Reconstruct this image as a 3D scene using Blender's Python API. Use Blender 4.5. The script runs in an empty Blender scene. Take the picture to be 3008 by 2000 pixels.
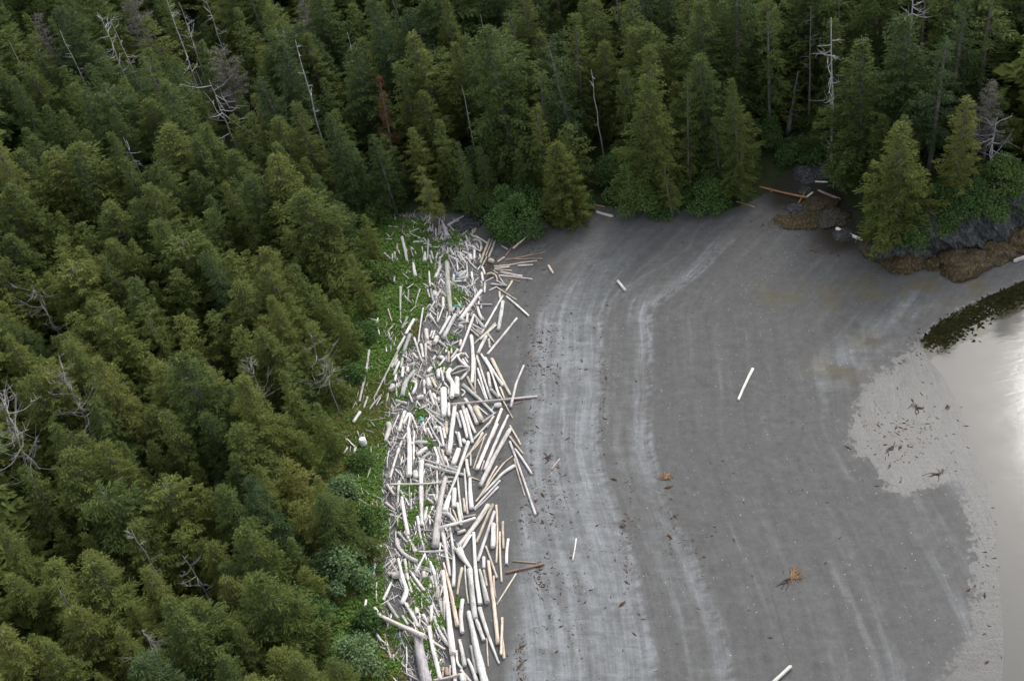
import bpy, math, random
import numpy as np
from mathutils import Vector, noise as mnoise

# ------------------------------------------------------------------ camera, sky, sun, exposure
F, CAMH = 3500.0, 80.0
PITCH, ROLL = math.radians(40.4), math.radians(13.0)
sc = bpy.context.scene
col = sc.collection
VD = np.array([0, math.cos(PITCH), -math.sin(PITCH)])
U0 = np.array([0, math.sin(PITCH), math.cos(PITCH)])
R0 = np.array([1.0, 0, 0])
VR = math.cos(ROLL) * R0 - math.sin(ROLL) * U0
VU = math.cos(ROLL) * U0 + math.sin(ROLL) * R0
CAM = np.array([0, 0, CAMH])
cd = bpy.data.cameras.new('camera')
cam = bpy.data.objects.new('camera', cd)
col.objects.link(cam)
from mathutils import Matrix
cam.matrix_world = Matrix(((VR[0], VU[0], -VD[0], 0), (VR[1], VU[1], -VD[1], 0), (VR[2], VU[2], -VD[2], CAMH), (0, 0, 0, 1)))
cd.sensor_width = 36.0
cd.lens = 36.0 * F / 3008.0
cd.clip_start = 1.0
cd.clip_end = 6000.0
sc.camera = cam

SUN_EL, SUN_AZ = math.radians(43.1), math.radians(39.7)   # azimuth from +Y towards +X
w = bpy.data.worlds.new('World')
sc.world = w
w.use_nodes = True
nt = w.node_tree
bg = nt.nodes['Background']
sky = nt.nodes.new('ShaderNodeTexSky')
sky.sky_type = 'NISHITA'
sky.sun_disc = False
sky.sun_elevation = SUN_EL
sky.sun_rotation = SUN_AZ
sky.altitude = 0
sky.air_density = 1.0
sky.dust_density = 2.5
sky.ozone_density = 1.0
hs = nt.nodes.new('ShaderNodeHueSaturation')
hs.inputs['Saturation'].default_value = 0.35      # even cloud cover
nt.links.new(sky.outputs[0], hs.inputs['Color'])
nt.links.new(hs.outputs[0], bg.inputs['Color'])
bg.inputs['Strength'].default_value = 0.15
sd = bpy.data.lights.new('sun', 'SUN')
sd.energy = 0.6
sd.angle = math.radians(12)
sd.color = (1.0, 0.97, 0.92)
sun = bpy.data.objects.new('sun', sd)
col.objects.link(sun)
sdir = Vector((math.sin(SUN_AZ) * math.cos(SUN_EL), math.cos(SUN_AZ) * math.cos(SUN_EL), math.sin(SUN_EL)))
sun.rotation_euler = sdir.to_track_quat('Z', 'Y').to_euler()
sun.location = (40, 60, 120)
sc.view_settings.view_transform = 'Standard'
sc.view_settings.look = 'None'
sc.view_settings.gamma = 1.0
sc.view_settings.use_curve_mapping = False
sc.view_settings.exposure = 1.3
cy = sc.cycles
cy.max_bounces = 5
cy.diffuse_bounces = 3
cy.glossy_bounces = 2
cy.transmission_bounces = 3
cy.transparent_max_bounces = 6
cy.caustics_reflective = False
cy.caustics_refractive = False
cy.use_denoising = True
cy.denoiser = 'OPENIMAGEDENOISE'
cy.denoising_input_passes = 'RGB_ALBEDO_NORMAL'
cy.sample_clamp_indirect = 4.0

rng = np.random.default_rng(7)
random.seed(7)


# ------------------------------------------------------------------ helpers
def un(x, y, z=0.0):
    v = VD * F + VR * (x - 1504) - VU * (y - 1000)
    return CAM + v * ((z - CAMH) / v[2])


def proj(p):
    q = np.asarray(p, float) - CAM
    dd = q @ VD
    return 1504 + F * (q @ VR) / dd, 1000 - F * (q @ VU) / dd, F / dd


def plan(pts, z):
    return np.array([un(x, y, z)[:2] for x, y in pts])


def inside(poly, P):
    x, y = P[:, 0], P[:, 1]
    c = np.zeros(len(P), bool)
    n = len(poly)
    for i in range(n):
        x1, y1 = poly[i]
        x2, y2 = poly[(i + 1) % n]
        if y1 == y2:
            continue
        t = ((y1 > y) != (y2 > y)) & (x < (x2 - x1) * (y - y1) / (y2 - y1) + x1)
        c ^= t
    return c


def linedist(line, P):
    """distance to a polyline, and arc length of the closest point"""
    best = np.full(len(P), 1e9)
    arc = np.zeros(len(P))
    acc = 0.0
    side = np.zeros(len(P))
    for a, b in zip(line[:-1], line[1:]):
        ab = b - a
        L2 = ab @ ab
        t = np.clip(((P - a) @ ab) / L2, 0, 1)
        q = P - a - t[:, None] * ab
        dd = np.hypot(q[:, 0], q[:, 1])
        m = dd < best
        best[m] = dd[m]
        arc[m] = acc + t[m] * math.sqrt(L2)
        cr = ab[0] * (P[:, 1] - a[1]) - ab[1] * (P[:, 0] - a[0])
        side[m] = np.sign(cr[m])
        acc += math.sqrt(L2)
    return best, arc, side


def sdf(poly, P):
    cl = np.vstack([poly, poly[:1]])
    d_, _, _ = linedist(cl, P)
    return np.where(inside(poly, P), -d_, d_)


def sstep(a, b, x):
    t = np.clip((x - a) / (b - a), 0, 1)
    return t * t * (3 - 2 * t)


_perm = np.random.default_rng(3).random((256, 256))


def vnoise(x, y):
    xi = np.floor(x).astype(int)
    yi = np.floor(y).astype(int)
    fx, fy = x - xi, y - yi
    fx = fx * fx * (3 - 2 * fx)
    fy = fy * fy * (3 - 2 * fy)
    g = lambda i, j: _perm[i & 255, j & 255]
    return (g(xi, yi) * (1 - fx) + g(xi + 1, yi) * fx) * (1 - fy) + (g(xi, yi + 1) * (1 - fx) + g(xi + 1, yi + 1) * fx) * fy


def fbm(x, y, o=4):
    s, a, t = 0, 0.5, 0
    for i in range(o):
        s = s + a * vnoise(x * 2 ** i + 17 * i, y * 2 ** i + 31 * i)
        t += a
        a *= 0.5
    return s / t


def mesh_obj(name, verts, faces, mat=None, parent=None, smooth=False, attrs=None, matidx=None):
    me = bpy.data.meshes.new(name)
    verts = np.asarray(verts, np.float32)
    if isinstance(faces, np.ndarray):
        nf, k = faces.shape
        me.vertices.add(len(verts))
        me.vertices.foreach_set('co', verts.ravel())
        me.loops.add(nf * k)
        me.loops.foreach_set('vertex_index', faces.astype(np.int32).ravel())
        me.polygons.add(nf)
        me.polygons.foreach_set('loop_start', np.arange(0, nf * k, k, dtype=np.int32))
        me.update(calc_edges=True)
    else:
        me.from_pydata([tuple(map(float, v)) for v in verts], [], faces)
    for m in (mat if isinstance(mat, (list, tuple)) else [mat]):
        if m is not None:
            me.materials.append(m)
    if matidx is not None:
        me.polygons.foreach_set('material_index', np.asarray(matidx, np.int32))
    if smooth:
        me.polygons.foreach_set('use_smooth', np.ones(len(me.polygons), bool))
    for k, a in (attrs or {}).items():
        a = np.asarray(a, np.float32)
        if a.ndim == 1:
            at = me.attributes.new(k, 'FLOAT', 'POINT')
            at.data.foreach_set('value', a)
        elif a.shape[1] == 3:
            at = me.attributes.new(k, 'FLOAT_VECTOR', 'POINT')
            at.data.foreach_set('vector', a.ravel())
    o = bpy.data.objects.new(name, me)
    col.objects.link(o)
    o.parent = parent
    return o


def empty(name, loc):
    o = bpy.data.objects.new(name, None)
    o.empty_display_size = 0.2
    col.objects.link(o)
    o.location = tuple(map(float, loc))
    return o


def tag(o, label=None, cat=None, group=None, kind=None):
    if label: o['label'] = label
    if cat: o['category'] = cat
    if group: o['group'] = group
    if kind: o['kind'] = kind
    return o


def tube(pts, rad, sides=8, rn=None, cap=True, rough=0.0, wob=None):
    """verts and faces of a closed tapering tube, with a rounded-off end"""
    pts = np.asarray(pts, float)
    rad = np.asarray(rad, float)
    n = len(pts)
    V, G = [], []
    T = np.gradient(pts, axis=0)
    T /= np.linalg.norm(T, axis=1)[:, None] + 1e-9
    ref = np.array([0, 0, 1.0]) if abs(T[:, 2]).mean() < 0.8 else np.array([1.0, 0, 0])
    arc = np.concatenate([[0], np.cumsum(np.linalg.norm(np.diff(pts, axis=0), axis=1))])
    ang = np.arange(sides) * 2 * math.pi / sides
    for i in range(n):
        s1 = np.cross(T[i], ref)
        s1 /= np.linalg.norm(s1) + 1e-9
        s2 = np.cross(s1, T[i])
        rr = np.full(sides, rad[i])
        if rough and rn is not None:
            rr = rr * (1 + rough * (rn.random(sides) - 0.5))
        if wob is not None:
            rr = rr * wob(arc[i], ang)
        V.append(pts[i] + np.outer(np.cos(ang) * rr, s1) + np.outer(np.sin(ang) * rr, s2))
        G.append(np.stack([np.full(sides, arc[i]), np.cos(ang) * rad[i], np.sin(ang) * rad[i]], 1))
    V = np.vstack(V)
    G = np.vstack(G)
    Fc = []
    for i in range(n - 1):
        for j in range(sides):
            k = (j + 1) % sides
            Fc.append((i * sides + j, i * sides + k, (i + 1) * sides + k, (i + 1) * sides + j))
    if cap:
        Fc.append(tuple(range(sides - 1, -1, -1)))
        Fc.append(tuple(range((n - 1) * sides, n * sides)))
    return V, Fc, G


def merge(parts):
    V, Fc, off = [], [], 0
    for v, f in parts:
        V.append(v)
        Fc += [tuple(i + off for i in q) for q in f]
        off += len(v)
    return np.vstack(V), Fc


# ------------------------------------------------------------------ materials
def mat(name):
    m = bpy.data.materials.new(name)
    m.use_nodes = True
    t = m.node_tree
    return m, t, t.nodes, t.links, t.nodes['Principled BSDF']


def nd(t, typ, **kw):
    n = t.nodes.new(typ)
    for k, v in kw.items():
        setattr(n, k, v)
    return n


def nz(t, vec, scale, detail=4, rough=0.55, dist=0.0):
    n = nd(t, 'ShaderNodeTexNoise')
    n.inputs['Scale'].default_value = scale
    n.inputs['Detail'].default_value = detail
    n.inputs['Roughness'].default_value = rough
    n.inputs['Distortion'].default_value = dist
    if vec is not None:
        t.links.new(vec, n.inputs['Vector'])
    return n.outputs['Fac']


def ramp(t, fac, stops):
    r = nd(t, 'ShaderNodeValToRGB')
    while len(r.color_ramp.elements) < len(stops):
        r.color_ramp.elements.new(0.5)
    for e, (p, c) in zip(r.color_ramp.elements, stops):
        e.position = p
        e.color = (*c, 1) if len(c) == 3 else c
    t.links.new(fac, r.inputs[0])
    return r.outputs[0]


def mixc(t, fac, a, b, mode='MIX'):
    m = nd(t, 'ShaderNodeMix', data_type='RGBA', blend_type=mode)
    for s, v in ((0, fac), (6, a), (7, b)):
        if hasattr(v, 'is_linked'):
            t.links.new(v, m.inputs[s])
        else:
            m.inputs[s].default_value = v if s == 0 else (*v, 1)
    return m.outputs[2]


def mth(t, op, a, b=0.0, clamp=False):
    m = nd(t, 'ShaderNodeMath', operation=op, use_clamp=clamp)
    for i, v in enumerate((a, b)):
        if hasattr(v, 'is_linked'):
            t.links.new(v, m.inputs[i])
        else:
            m.inputs[i].default_value = v
    return m.outputs[0]


def attr(t, name):
    return nd(t, 'ShaderNodeAttribute', attribute_name=name)


def bump(t, h, strength, dist, bsdf):
    b = nd(t, 'ShaderNodeBump')
    b.inputs['Strength'].default_value = strength
    b.inputs['Distance'].default_value = dist
    t.links.new(h, b.inputs['Height'])
    t.links.new(b.outputs[0], bsdf.inputs['Normal'])


def smooth_ramp(t, v, a, b):
    m = nd(t, 'ShaderNodeMapRange', interpolation_type='SMOOTHSTEP')
    t.links.new(v, m.inputs[0])
    m.inputs[1].default_value = a
    m.inputs[2].default_value = b
    return m.outputs[0]


def make_ground_mat():
    m, t, N, L, b = mat('beach_sand')
    g = nd(t, 'ShaderNodeNewGeometry')
    P = g.outputs['Position']
    dry, wet, veg, alg, silt = (attr(t, k).outputs['Fac'] for k in ('dry', 'wet', 'veg', 'algae', 'silt'))
    ac, al = attr(t, 'across').outputs['Fac'], attr(t, 'along').outputs['Fac']
    cx = nd(t, 'ShaderNodeCombineXYZ')
    L.new(ac, cx.inputs[0])
    L.new(mth(t, 'MULTIPLY', al, 0.05), cx.inputs[1])
    st = nz(t, cx.outputs[0], 1.5, 8, 0.68, 0.35)          # swash streaks along the shore
    cx2 = nd(t, 'ShaderNodeCombineXYZ')
    L.new(mth(t, 'MULTIPLY', ac, 0.28), cx2.inputs[0])
    L.new(mth(t, 'MULTIPLY', al, 0.5), cx2.inputs[1])
    pt = nz(t, cx2.outputs[0], 1.1, 6, 0.6, 0.8)          # broad patches
    cx3 = nd(t, 'ShaderNodeCombineXYZ')
    L.new(mth(t, 'MULTIPLY', ac, 0.55), cx3.inputs[0])
    L.new(mth(t, 'MULTIPLY', al, 2.3), cx3.inputs[1])
    rp = nz(t, cx3.outputs[0], 1.0, 3, 0.5, 0.4)          # short cross ripples
    grain = nz(t, P, 9.0, 3, 0.7)
    fine = nz(t, P, 26.0, 2, 0.6)
    v = mth(t, 'ADD', mth(t, 'MULTIPLY', st, 0.85), mth(t, 'MULTIPLY', pt, 0.42))
    v = mth(t, 'ADD', v, mth(t, 'MULTIPLY', mth(t, 'SUBTRACT', rp, 0.5), 0.26))
    v = mth(t, 'ADD', mth(t, 'SUBTRACT', v, 0.635), 0.0)
    # dryness: field from the map, broken up by the noises
    dr = mth(t, 'ADD', dry, mth(t, 'MULTIPLY', v, mth(t, 'ADD', mth(t, 'MULTIPLY', dry, 2.3), 0.35)))
    sand = ramp(t, dr, [(0.0, (0.078, 0.076, 0.072)), (0.3, (0.102, 0.101, 0.097)), (0.62, (0.136, 0.139, 0.139)), (1.0, (0.20, 0.206, 0.208))])
    wl = mth(t, 'SINE', mth(t, 'ADD', mth(t, 'MULTIPLY', ac, 2.1), mth(t, 'MULTIPLY', nz(t, cx2.outputs[0], 0.9, 4, 0.5), 4.5)))
    wl = mth(t, 'MULTIPLY', smooth_ramp(t, wl, 0.93, 1.0), mth(t, 'MULTIPLY', smooth_ramp(t, nz(t, P, 0.22, 4, 0.6), 0.46, 0.62), smooth_ramp(t, dry, 0.3, 0.55)))
    sand = mixc(t, mth(t, 'MULTIPLY', wl, 0.40), sand, (0.2, 0.205, 0.205))
    rl_ = smooth_ramp(t, nz(t, cx3.outputs[0], 1.7, 5, 0.7, 0.8), 0.60, 0.70)
    sand = mixc(t, mth(t, 'MULTIPLY', mth(t, 'MULTIPLY', rl_, 0.5), smooth_ramp(t, dry, 0.2, 0.5)), sand, (0.06, 0.06, 0.058))
    gm = ramp(t, grain, [(0.25, (0.82, 0.82, 0.82)), (0.75, (1.2, 1.2, 1.2))])
    sand = mixc(t, 1.0, sand, gm, 'MULTIPLY')
    vo = nd(t, 'ShaderNodeTexVoronoi')
    vo.inputs['Scale'].default_value = 2.6
    L.new(P, vo.inputs['Vector'])
    peb = mth(t, 'MULTIPLY', mth(t, 'LESS_THAN', vo.outputs['Distance'], 0.11), mth(t, 'GREATER_THAN', nz(t, P, 0.9, 2), 0.5))
    pc = nd(t, 'ShaderNodeSeparateColor')
    L.new(vo.outputs['Color'], pc.inputs[0])
    pebc = ramp(t, pc.outputs[0], [(0.0, (0.03, 0.03, 0.03)), (0.35, (0.08, 0.075, 0.07)), (0.6, (0.3, 0.3, 0.3)), (1.0, (0.55, 0.58, 0.58))])
    sand = mixc(t, mth(t, 'MULTIPLY', peb, 0.6), sand, pebc)
    sand = mixc(t, 1.0, sand, ramp(t, nz(t, P, 1.4, 7, 0.68), [(0.3, (0.84, 0.84, 0.84)), (0.7, (1.15, 1.15, 1.15))]), 'MULTIPLY')
    algc = mixc(t, nz(t, P, 0.35, 4), (0.10, 0.065, 0.03), (0.115, 0.11, 0.045))
    sand = mixc(t, mth(t, 'MULTIPLY', alg, mth(t, 'ADD', mth(t, 'MULTIPLY', grain, 0.9), mth(t, 'MULTIPLY', nz(t, P, 0.8, 5), 0.6)), True), sand, algc)
    siltc = mixc(t, nz(t, P, 0.5, 5), (0.070, 0.068, 0.064), (0.10, 0.097, 0.091))
    sm = smooth_ramp(t, mth(t, 'ADD', silt, mth(t, 'MULTIPLY', mth(t, 'SUBTRACT', nz(t, P, 1.2, 8, 0.72), 0.5), 2.2)), 0.42, 0.62)
    sand = mixc(t, sm, sand, siltc)
    wet = mth(t, 'MAXIMUM', mth(t, 'MULTIPLY', wet, 0.35), mth(t, 'MULTIPLY', sm, 0.9))
    sand = mixc(t, mth(t, 'MULTIPLY', attr(t, 'under').outputs['Fac'], 0.85), sand, (0.045, 0.045, 0.036))
    dk = attr(t, 'weed_shade_refl').outputs['Fac']
    dkc = mixc(t, nz(t, P, 0.9, 6, 0.7), (0.012, 0.013, 0.011), (0.036, 0.030, 0.020))  # dark gravel and weed, with inlet shade and tree reflection painted in
    sand = mixc(t, dk, sand, dkc)
    soil = ramp(t, nz(t, P, 0.6, 6, 0.65), [(0.3, (0.018, 0.02, 0.010)), (0.5, (0.03, 0.045, 0.015)), (0.7, (0.045, 0.035, 0.02))])
    soil = mixc(t, attr(t, 'herb').outputs['Fac'], soil, ramp(t, nz(t, P, 0.9, 6, 0.65), [(0.3, (0.05, 0.095, 0.022)), (0.55, (0.08, 0.13, 0.03)), (0.78, (0.13, 0.13, 0.045))]))
    vg = smooth_ramp(t, mth(t, 'ADD', veg, mth(t, 'MULTIPLY', mth(t, 'SUBTRACT', nz(t, P, 0.7, 5), 0.5), 0.8)), 0.3, 0.7)
    c = mixc(t, vg, sand, soil)
    L.new(c, b.inputs['Base Color'])
    ro = mth(t, 'SUBTRACT', 0.85, mth(t, 'MULTIPLY', wet, mth(t, 'ADD', 0.52, mth(t, 'MULTIPLY', fine, 0.3))), True)
    L.new(ro, b.inputs['Roughness'])
    L.new(mth(t, 'ADD', 0.12, mth(t, 'MULTIPLY', wet, 0.06)), b.inputs['Specular IOR Level'])
    h = mth(t, 'ADD', mth(t, 'MULTIPLY', fine, 0.25), mth(t, 'ADD', mth(t, 'MULTIPLY', grain, 0.5), mth(t, 'ADD', mth(t, 'MULTIPLY', rp, 0.5), mth(t, 'MULTIPLY', st, 0.6))))
    bump(t, h, 0.5, 0.07, b)
    return m


def make_wood_mat():
    m, t, N, L, b = mat('weathered_driftwood')
    ga = attr(t, 'grain').outputs['Vector']
    ti = attr(t, 'tint').outputs['Color']
    mp = nd(t, 'ShaderNodeMapping')
    mp.inputs['Scale'].default_value = (0.7, 9, 9)
    L.new(ga, mp.inputs['Vector'])
    fib = nz(t, mp.outputs[0], 1.6, 5, 0.65)
    mp2 = nd(t, 'ShaderNodeMapping')
    mp2.inputs['Scale'].default_value = (1.0, 2.5, 2.5)
    L.new(ga, mp2.inputs['Vector'])
    blo = nz(t, mp2.outputs[0], 1.1, 5, 0.6)
    spk = nz(t, mp2.outputs[0], 6.0, 3, 0.6)
    c = mixc(t, 1.0, ti, ramp(t, fib, [(0.30, (0.34, 0.32, 0.30)), (0.44, (0.86, 0.85, 0.83)), (0.7, (1.08, 1.08, 1.07))]), 'MULTIPLY')
    c = mixc(t, 1.0, c, ramp(t, blo, [(0.3, (0.62, 0.59, 0.56)), (0.5, (0.98, 0.98, 0.98)), (0.75, (1.12, 1.11, 1.1))]), 'MULTIPLY')
    c = mixc(t, smooth_ramp(t, spk, 0.62, 0.70), c, (0.12, 0.09, 0.07))
    L.new(c, b.inputs['Base Color'])
    b.inputs['Roughness'].default_value = 0.8
    b.inputs['Specular IOR Level'].default_value = 0.2
    bump(t, fib, 0.7, 0.05, b)
    return m


def make_foliage(name, stops, transl=0.38, var=0.35, nscale=0.9, attr_rnd=False):
    m, t, N, L, b = mat(name)
    out = N['Material Output']
    if attr_rnd:
        rnd = attr(t, 'rnd').outputs['Fac']
    else:
        rnd = nd(t, 'ShaderNodeAttribute', attribute_type='OBJECT', attribute_name='tone').outputs['Fac']
    g = nd(t, 'ShaderNodeNewGeometry')
    n1 = nz(t, g.outputs['Position'], nscale, 3, 0.6)
    n2 = nz(t, g.outputs['Position'], 6.0, 2, 0.6)
    c = ramp(t, mth(t, 'ADD', mth(t, 'MULTIPLY', rnd, 0.9), mth(t, 'MULTIPLY', mth(t, 'SUBTRACT', n1, 0.48), 0.8), True), stops)
    c = mixc(t, 1.0, c, ramp(t, n2, [(0.3, (1 - var,) * 3), (0.7, (1 + var,) * 3)]), 'MULTIPLY')
    L.new(c, b.inputs['Base Color'])
    b.inputs['Roughness'].default_value = 0.75
    b.inputs['Specular IOR Level'].default_value = 0.15
    tr = nd(t, 'ShaderNodeBsdfTranslucent')
    L.new(c, tr.inputs['Color'])
    mx = nd(t, 'ShaderNodeMixShader')
    mx.inputs[0].default_value = transl
    L.new(b.outputs[0], mx.inputs[1])
    L.new(tr.outputs[0], mx.inputs[2])
    L.new(mx.outputs[0], out.inputs['Surface'])
    return m


def simple(name, c1, c2, scale=2.0, rough=0.8, bs=0.5, bd=0.05, spec=0.2):
    m, t, N, L, b = mat(name)
    tc = nd(t, 'ShaderNodeTexCoord')
    n = nz(t, tc.outputs['Object'], scale, 6, 0.65)
    L.new(ramp(t, n, [(0.3, c1), (0.7, c2)]), b.inputs['Base Color'])
    b.inputs['Roughness'].default_value = rough
    b.inputs['Specular IOR Level'].default_value = spec
    if bs:
        bump(t, n, bs, bd, b)
    return m


SPRUCE = [(0.0, (0.052, 0.086, 0.033)), (0.25, (0.080, 0.115, 0.034)), (0.5, (0.114, 0.142, 0.036)), (0.75, (0.142, 0.164, 0.040)), (1.0, (0.172, 0.174, 0.047))]
M_ground = make_ground_mat()
M_wood = make_wood_mat()
M_spruce = make_foliage('spruce_needles', SPRUCE)
M_spruce_far = make_foliage('spruce_needles_massed', SPRUCE, attr_rnd=True)
M_rust = make_foliage('rusty_dead_needles', [(0.0, (0.10, 0.045, 0.022)), (1.0, (0.16, 0.075, 0.035))])
M_greyneedle = make_foliage('grey_dead_twigs', [(0.0, (0.13, 0.12, 0.105)), (1.0, (0.22, 0.20, 0.18))])
M_leaf = make_foliage('shrub_leaves', [(0.0, (0.055, 0.105, 0.033)), (0.5, (0.08, 0.142, 0.04)), (1.0, (0.12, 0.175, 0.042))], transl=0.3)
M_pale = make_foliage('pale_elder_leaves', [(0.0, (0.11, 0.175, 0.072)), (1.0, (0.17, 0.24, 0.105))], transl=0.25)
M_herb = make_foliage('beach_herbs', [(0.0, (0.085, 0.165, 0.033)), (0.45, (0.135, 0.225, 0.045)), (0.7, (0.20, 0.22, 0.055)), (1.0, (0.27, 0.21, 0.09))], transl=0.3, attr_rnd=True)
M_bark = simple('grey_bark', (0.07, 0.062, 0.055), (0.17, 0.155, 0.14), 3.0)
M_snag = simple('silver_deadwood', (0.20, 0.195, 0.19), (0.44, 0.43, 0.415), 2.5)
M_snagd = simple('dark_deadwood', (0.07, 0.065, 0.06), (0.15, 0.14, 0.13), 2.5)


def make_rock():
    m, t, N, L, b = mat('slate_rock')
    tc = nd(t, 'ShaderNodeTexCoord')
    P = tc.outputs['Object']
    mp = nd(t, 'ShaderNodeMapping')
    mp.inputs['Rotation'].default_value = (0.3, 0.5, 0.2)
    mp.inputs['Scale'].default_value = (2.5, 2.5, 0.5)
    L.new(P, mp.inputs['Vector'])
    n = nz(t, mp.outputs[0], 1.2, 8, 0.7, 0.5)
    vo = nd(t, 'ShaderNodeTexVoronoi', feature='DISTANCE_TO_EDGE')
    vo.inputs['Scale'].default_value = 0.9
    L.new(mp.outputs[0], vo.inputs['Vector'])
    c = ramp(t, n, [(0.25, (0.010, 0.011, 0.011)), (0.5, (0.040, 0.042, 0.043)), (0.72, (0.15, 0.15, 0.147))])
    weed = attr(t, 'weed').outputs['Fac']
    wn = nz(t, P, 1.6, 6, 0.7)
    wc = ramp(t, nz(t, P, 3.5, 5, 0.7), [(0.33, (0.014, 0.011, 0.006)), (0.52, (0.055, 0.036, 0.010)), (0.7, (0.19, 0.11, 0.02))])
    c = mixc(t, smooth_ramp(t, mth(t, 'ADD', weed, mth(t, 'MULTIPLY', mth(t, 'SUBTRACT', wn, 0.5), 1.0)), 0.4, 0.6), c, wc)
    L.new(c, b.inputs['Base Color'])
    b.inputs['Roughness'].default_value = 0.65
    h = mth(t, 'ADD', mth(t, 'MULTIPLY', n, 0.7), mth(t, 'ADD', mth(t, 'MULTIPLY', smooth_ramp(t, vo.outputs['Distance'], 0, 0.12), 0.5), mth(t, 'MULTIPLY', nz(t, P, 7, 4, 0.7), 0.4)))
    bump(t, h, 1.0, 0.22, b)
    return m


M_rock = make_rock()


def make_water():
    m, t, N, L, b = mat('sea_water')
    g = nd(t, 'ShaderNodeNewGeometry')
    P = g.outputs['Position']
    wd = attr(t, 'weed_shade_refl').outputs['Fac']
    c = mixc(t, smooth_ramp(t, mth(t, 'ADD', wd, mth(t, 'MULTIPLY', mth(t, 'SUBTRACT', nz(t, P, 1.2, 5, 0.65), 0.5), 1.1)), 0.3, 0.7), (0.082, 0.079, 0.071), mixc(t, nz(t, P, 2.5, 5, 0.7), (0.006, 0.008, 0.003), (0.035, 0.03, 0.010)))  # weed colour, with the headland trees' dark reflection painted into it
    L.new(c, b.inputs['Base Color'])
    b.inputs['IOR'].default_value = 1.33
    L.new(mth(t, 'ADD', 0.05, mth(t, 'MULTIPLY', nz(t, P, 0.35, 4), 0.10)), b.inputs['Roughness'])
    mp = nd(t, 'ShaderNodeMapping')
    mp.inputs['Rotation'].default_value = (0, 0, 0.5)
    mp.inputs['Scale'].default_value = (0.5, 1.6, 1)
    L.new(P, mp.inputs['Vector'])
    bump(t, nz(t, mp.outputs[0], 1.0, 4, 0.6, 0.5), 0.10, 0.05, b)
    return m


M_water = make_water()

# ------------------------------------------------------------------ map of the cove (plan lines)
WATER = plan([(3700, 560), (3300, 730), (3008, 825), (2930, 860), (2850, 895), (2760, 945), (2705, 1005), (2725, 1050), (2775, 1110), (2822, 1200), (2852, 1300), (2900, 1420), (2925, 1560), (2940, 1750), (2950, 1900), (2945, 2000), (2900, 2300), (2700, 2800)], 0.0)
WPOLY = np.vstack([WATER, [[30, -60], [400, -60], [400, 150]]])
FRONT = [(1110, 2600), (1115, 2300), (1105, 2050), (1070, 1950), (1040, 1800), (1040, 1650), (1050, 1520), (1020, 1400), (995, 1290), (1015, 1180), (1040, 1080), (1075, 1000), (1110, 900), (1120, 800), (1125, 720), (1130, 650), (1200, 628), (1290, 632), (1380, 628), (1460, 650), (1540, 655), (1640, 640), (1700, 602), (1780, 598), (1890, 612), (2000, 600), (2120, 602), (2225, 560), (2285, 500), (2370, 476), (2440, 492), (2500, 560), (2540, 640)]
FL = plan(FRONT, 2.3)
HEADPX = [(2520, 600), (2540, 700), (2575, 760), (2650, 772), (2720, 765), (2790, 745), (2860, 735), (2940, 715), (3008, 690), (3200, 630), (3700, 480)]
HL = plan(HEADPX, 0.6)
FPOLY = np.vstack([FL, HL[1:], [[400, 240], [400, 700], [-500, 700], [-500, -60], [-14, -60]]])
HPOLY = np.vstack([HL, [[200, 260], [60, 180], [34, 118]]])
LA = plan([(1933, 2300), (1933, 1970), (1916, 1862), (1903, 1797), (1877, 1689), (1812, 1493), (1777, 1385), (1767, 1320), (1771, 1211), (1778, 1169), (1771, 1105), (1775, 1054), (1771, 957), (1775, 930), (1797, 868), (1822, 830), (1869, 766), (1949, 690), (2030, 610), (2100, 540)], 1.2)
LB = plan([(2200, 2300), (2160, 2000), (2142, 1905), (2120, 1832), (2090, 1754), (2059, 1680), (2020, 1597), (1960, 1493), (1938, 1394), (1925, 1342), (1918, 1320), (1920, 1211), (1915, 1126), (1915, 1041), (1920, 919), (1958, 893), (2009, 851), (2072, 800), (2136, 732), (2230, 640), (2330, 560)], 0.9)
LC = plan([(1470, 2300), (1490, 2000), (1515, 1700), (1535, 1400), (1545, 1200), (1552, 1050), (1575, 950), (1615, 870), (1670, 780), (1740, 690), (1800, 620)], 1.7)
FILM = plan([(2700, 1005), (2640, 1065), (2570, 1130), (2525, 1200), (2500, 1290), (2530, 1345), (2560, 1375), (2610, 1440), (2665, 1452), (2710, 1432), (2780, 1408), (2832, 1408), (2850, 1500), (2872, 1650), (2880, 1760), (2850, 1880), (2800, 1970), (2760, 2100), (2700, 2500), (3000, 2500), (3000, 1900), (2960, 1500), (2900, 1300), (2850, 1150), (2780, 1050)], 0.05)


def height(P):
    P = np.atleast_2d(np.asarray(P, float))
    s = sdf(WPOLY, P)
    z = np.interp(s, [-60, -12, 0, 3, 10, 20, 30, 38, 60, 120], [-3.0, -0.75, 0.0, 0.1, 0.45, 1.05, 1.75, 2.3, 2.9, 3.4])
    f = sdf(FPOLY, P)
    z = z + 0.085 * np.clip(-f - 3, 0, 120) + sstep(0, 12, -f) * (fbm(P[:, 0] * 0.06, P[:, 1] * 0.06, 3) - 0.5) * 3.0
    hd = sdf(HPOLY, P)
    hb = sstep(0.3, 4.0, -hd) * (4.2 + 2.0 * (fbm(P[:, 0] * 0.2, P[:, 1] * 0.2, 3) - 0.4)) * sstep(30, 40, P[:, 0])
    z = np.maximum(z, z * (1 - sstep(0.3, 4, -hd)) + hb)
    # low berm step and ripples on the open beach
    dA, _, sA = linedist(LA, P)
    da = dA * sA
    z = z + 0.16 * sstep(0.7, -0.7, -da) * 0 + (fbm(P[:, 0] * 0.5, P[:, 1] * 0.5, 3) - 0.5) * 0.08 * sstep(0, 3, s)
    return z


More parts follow.
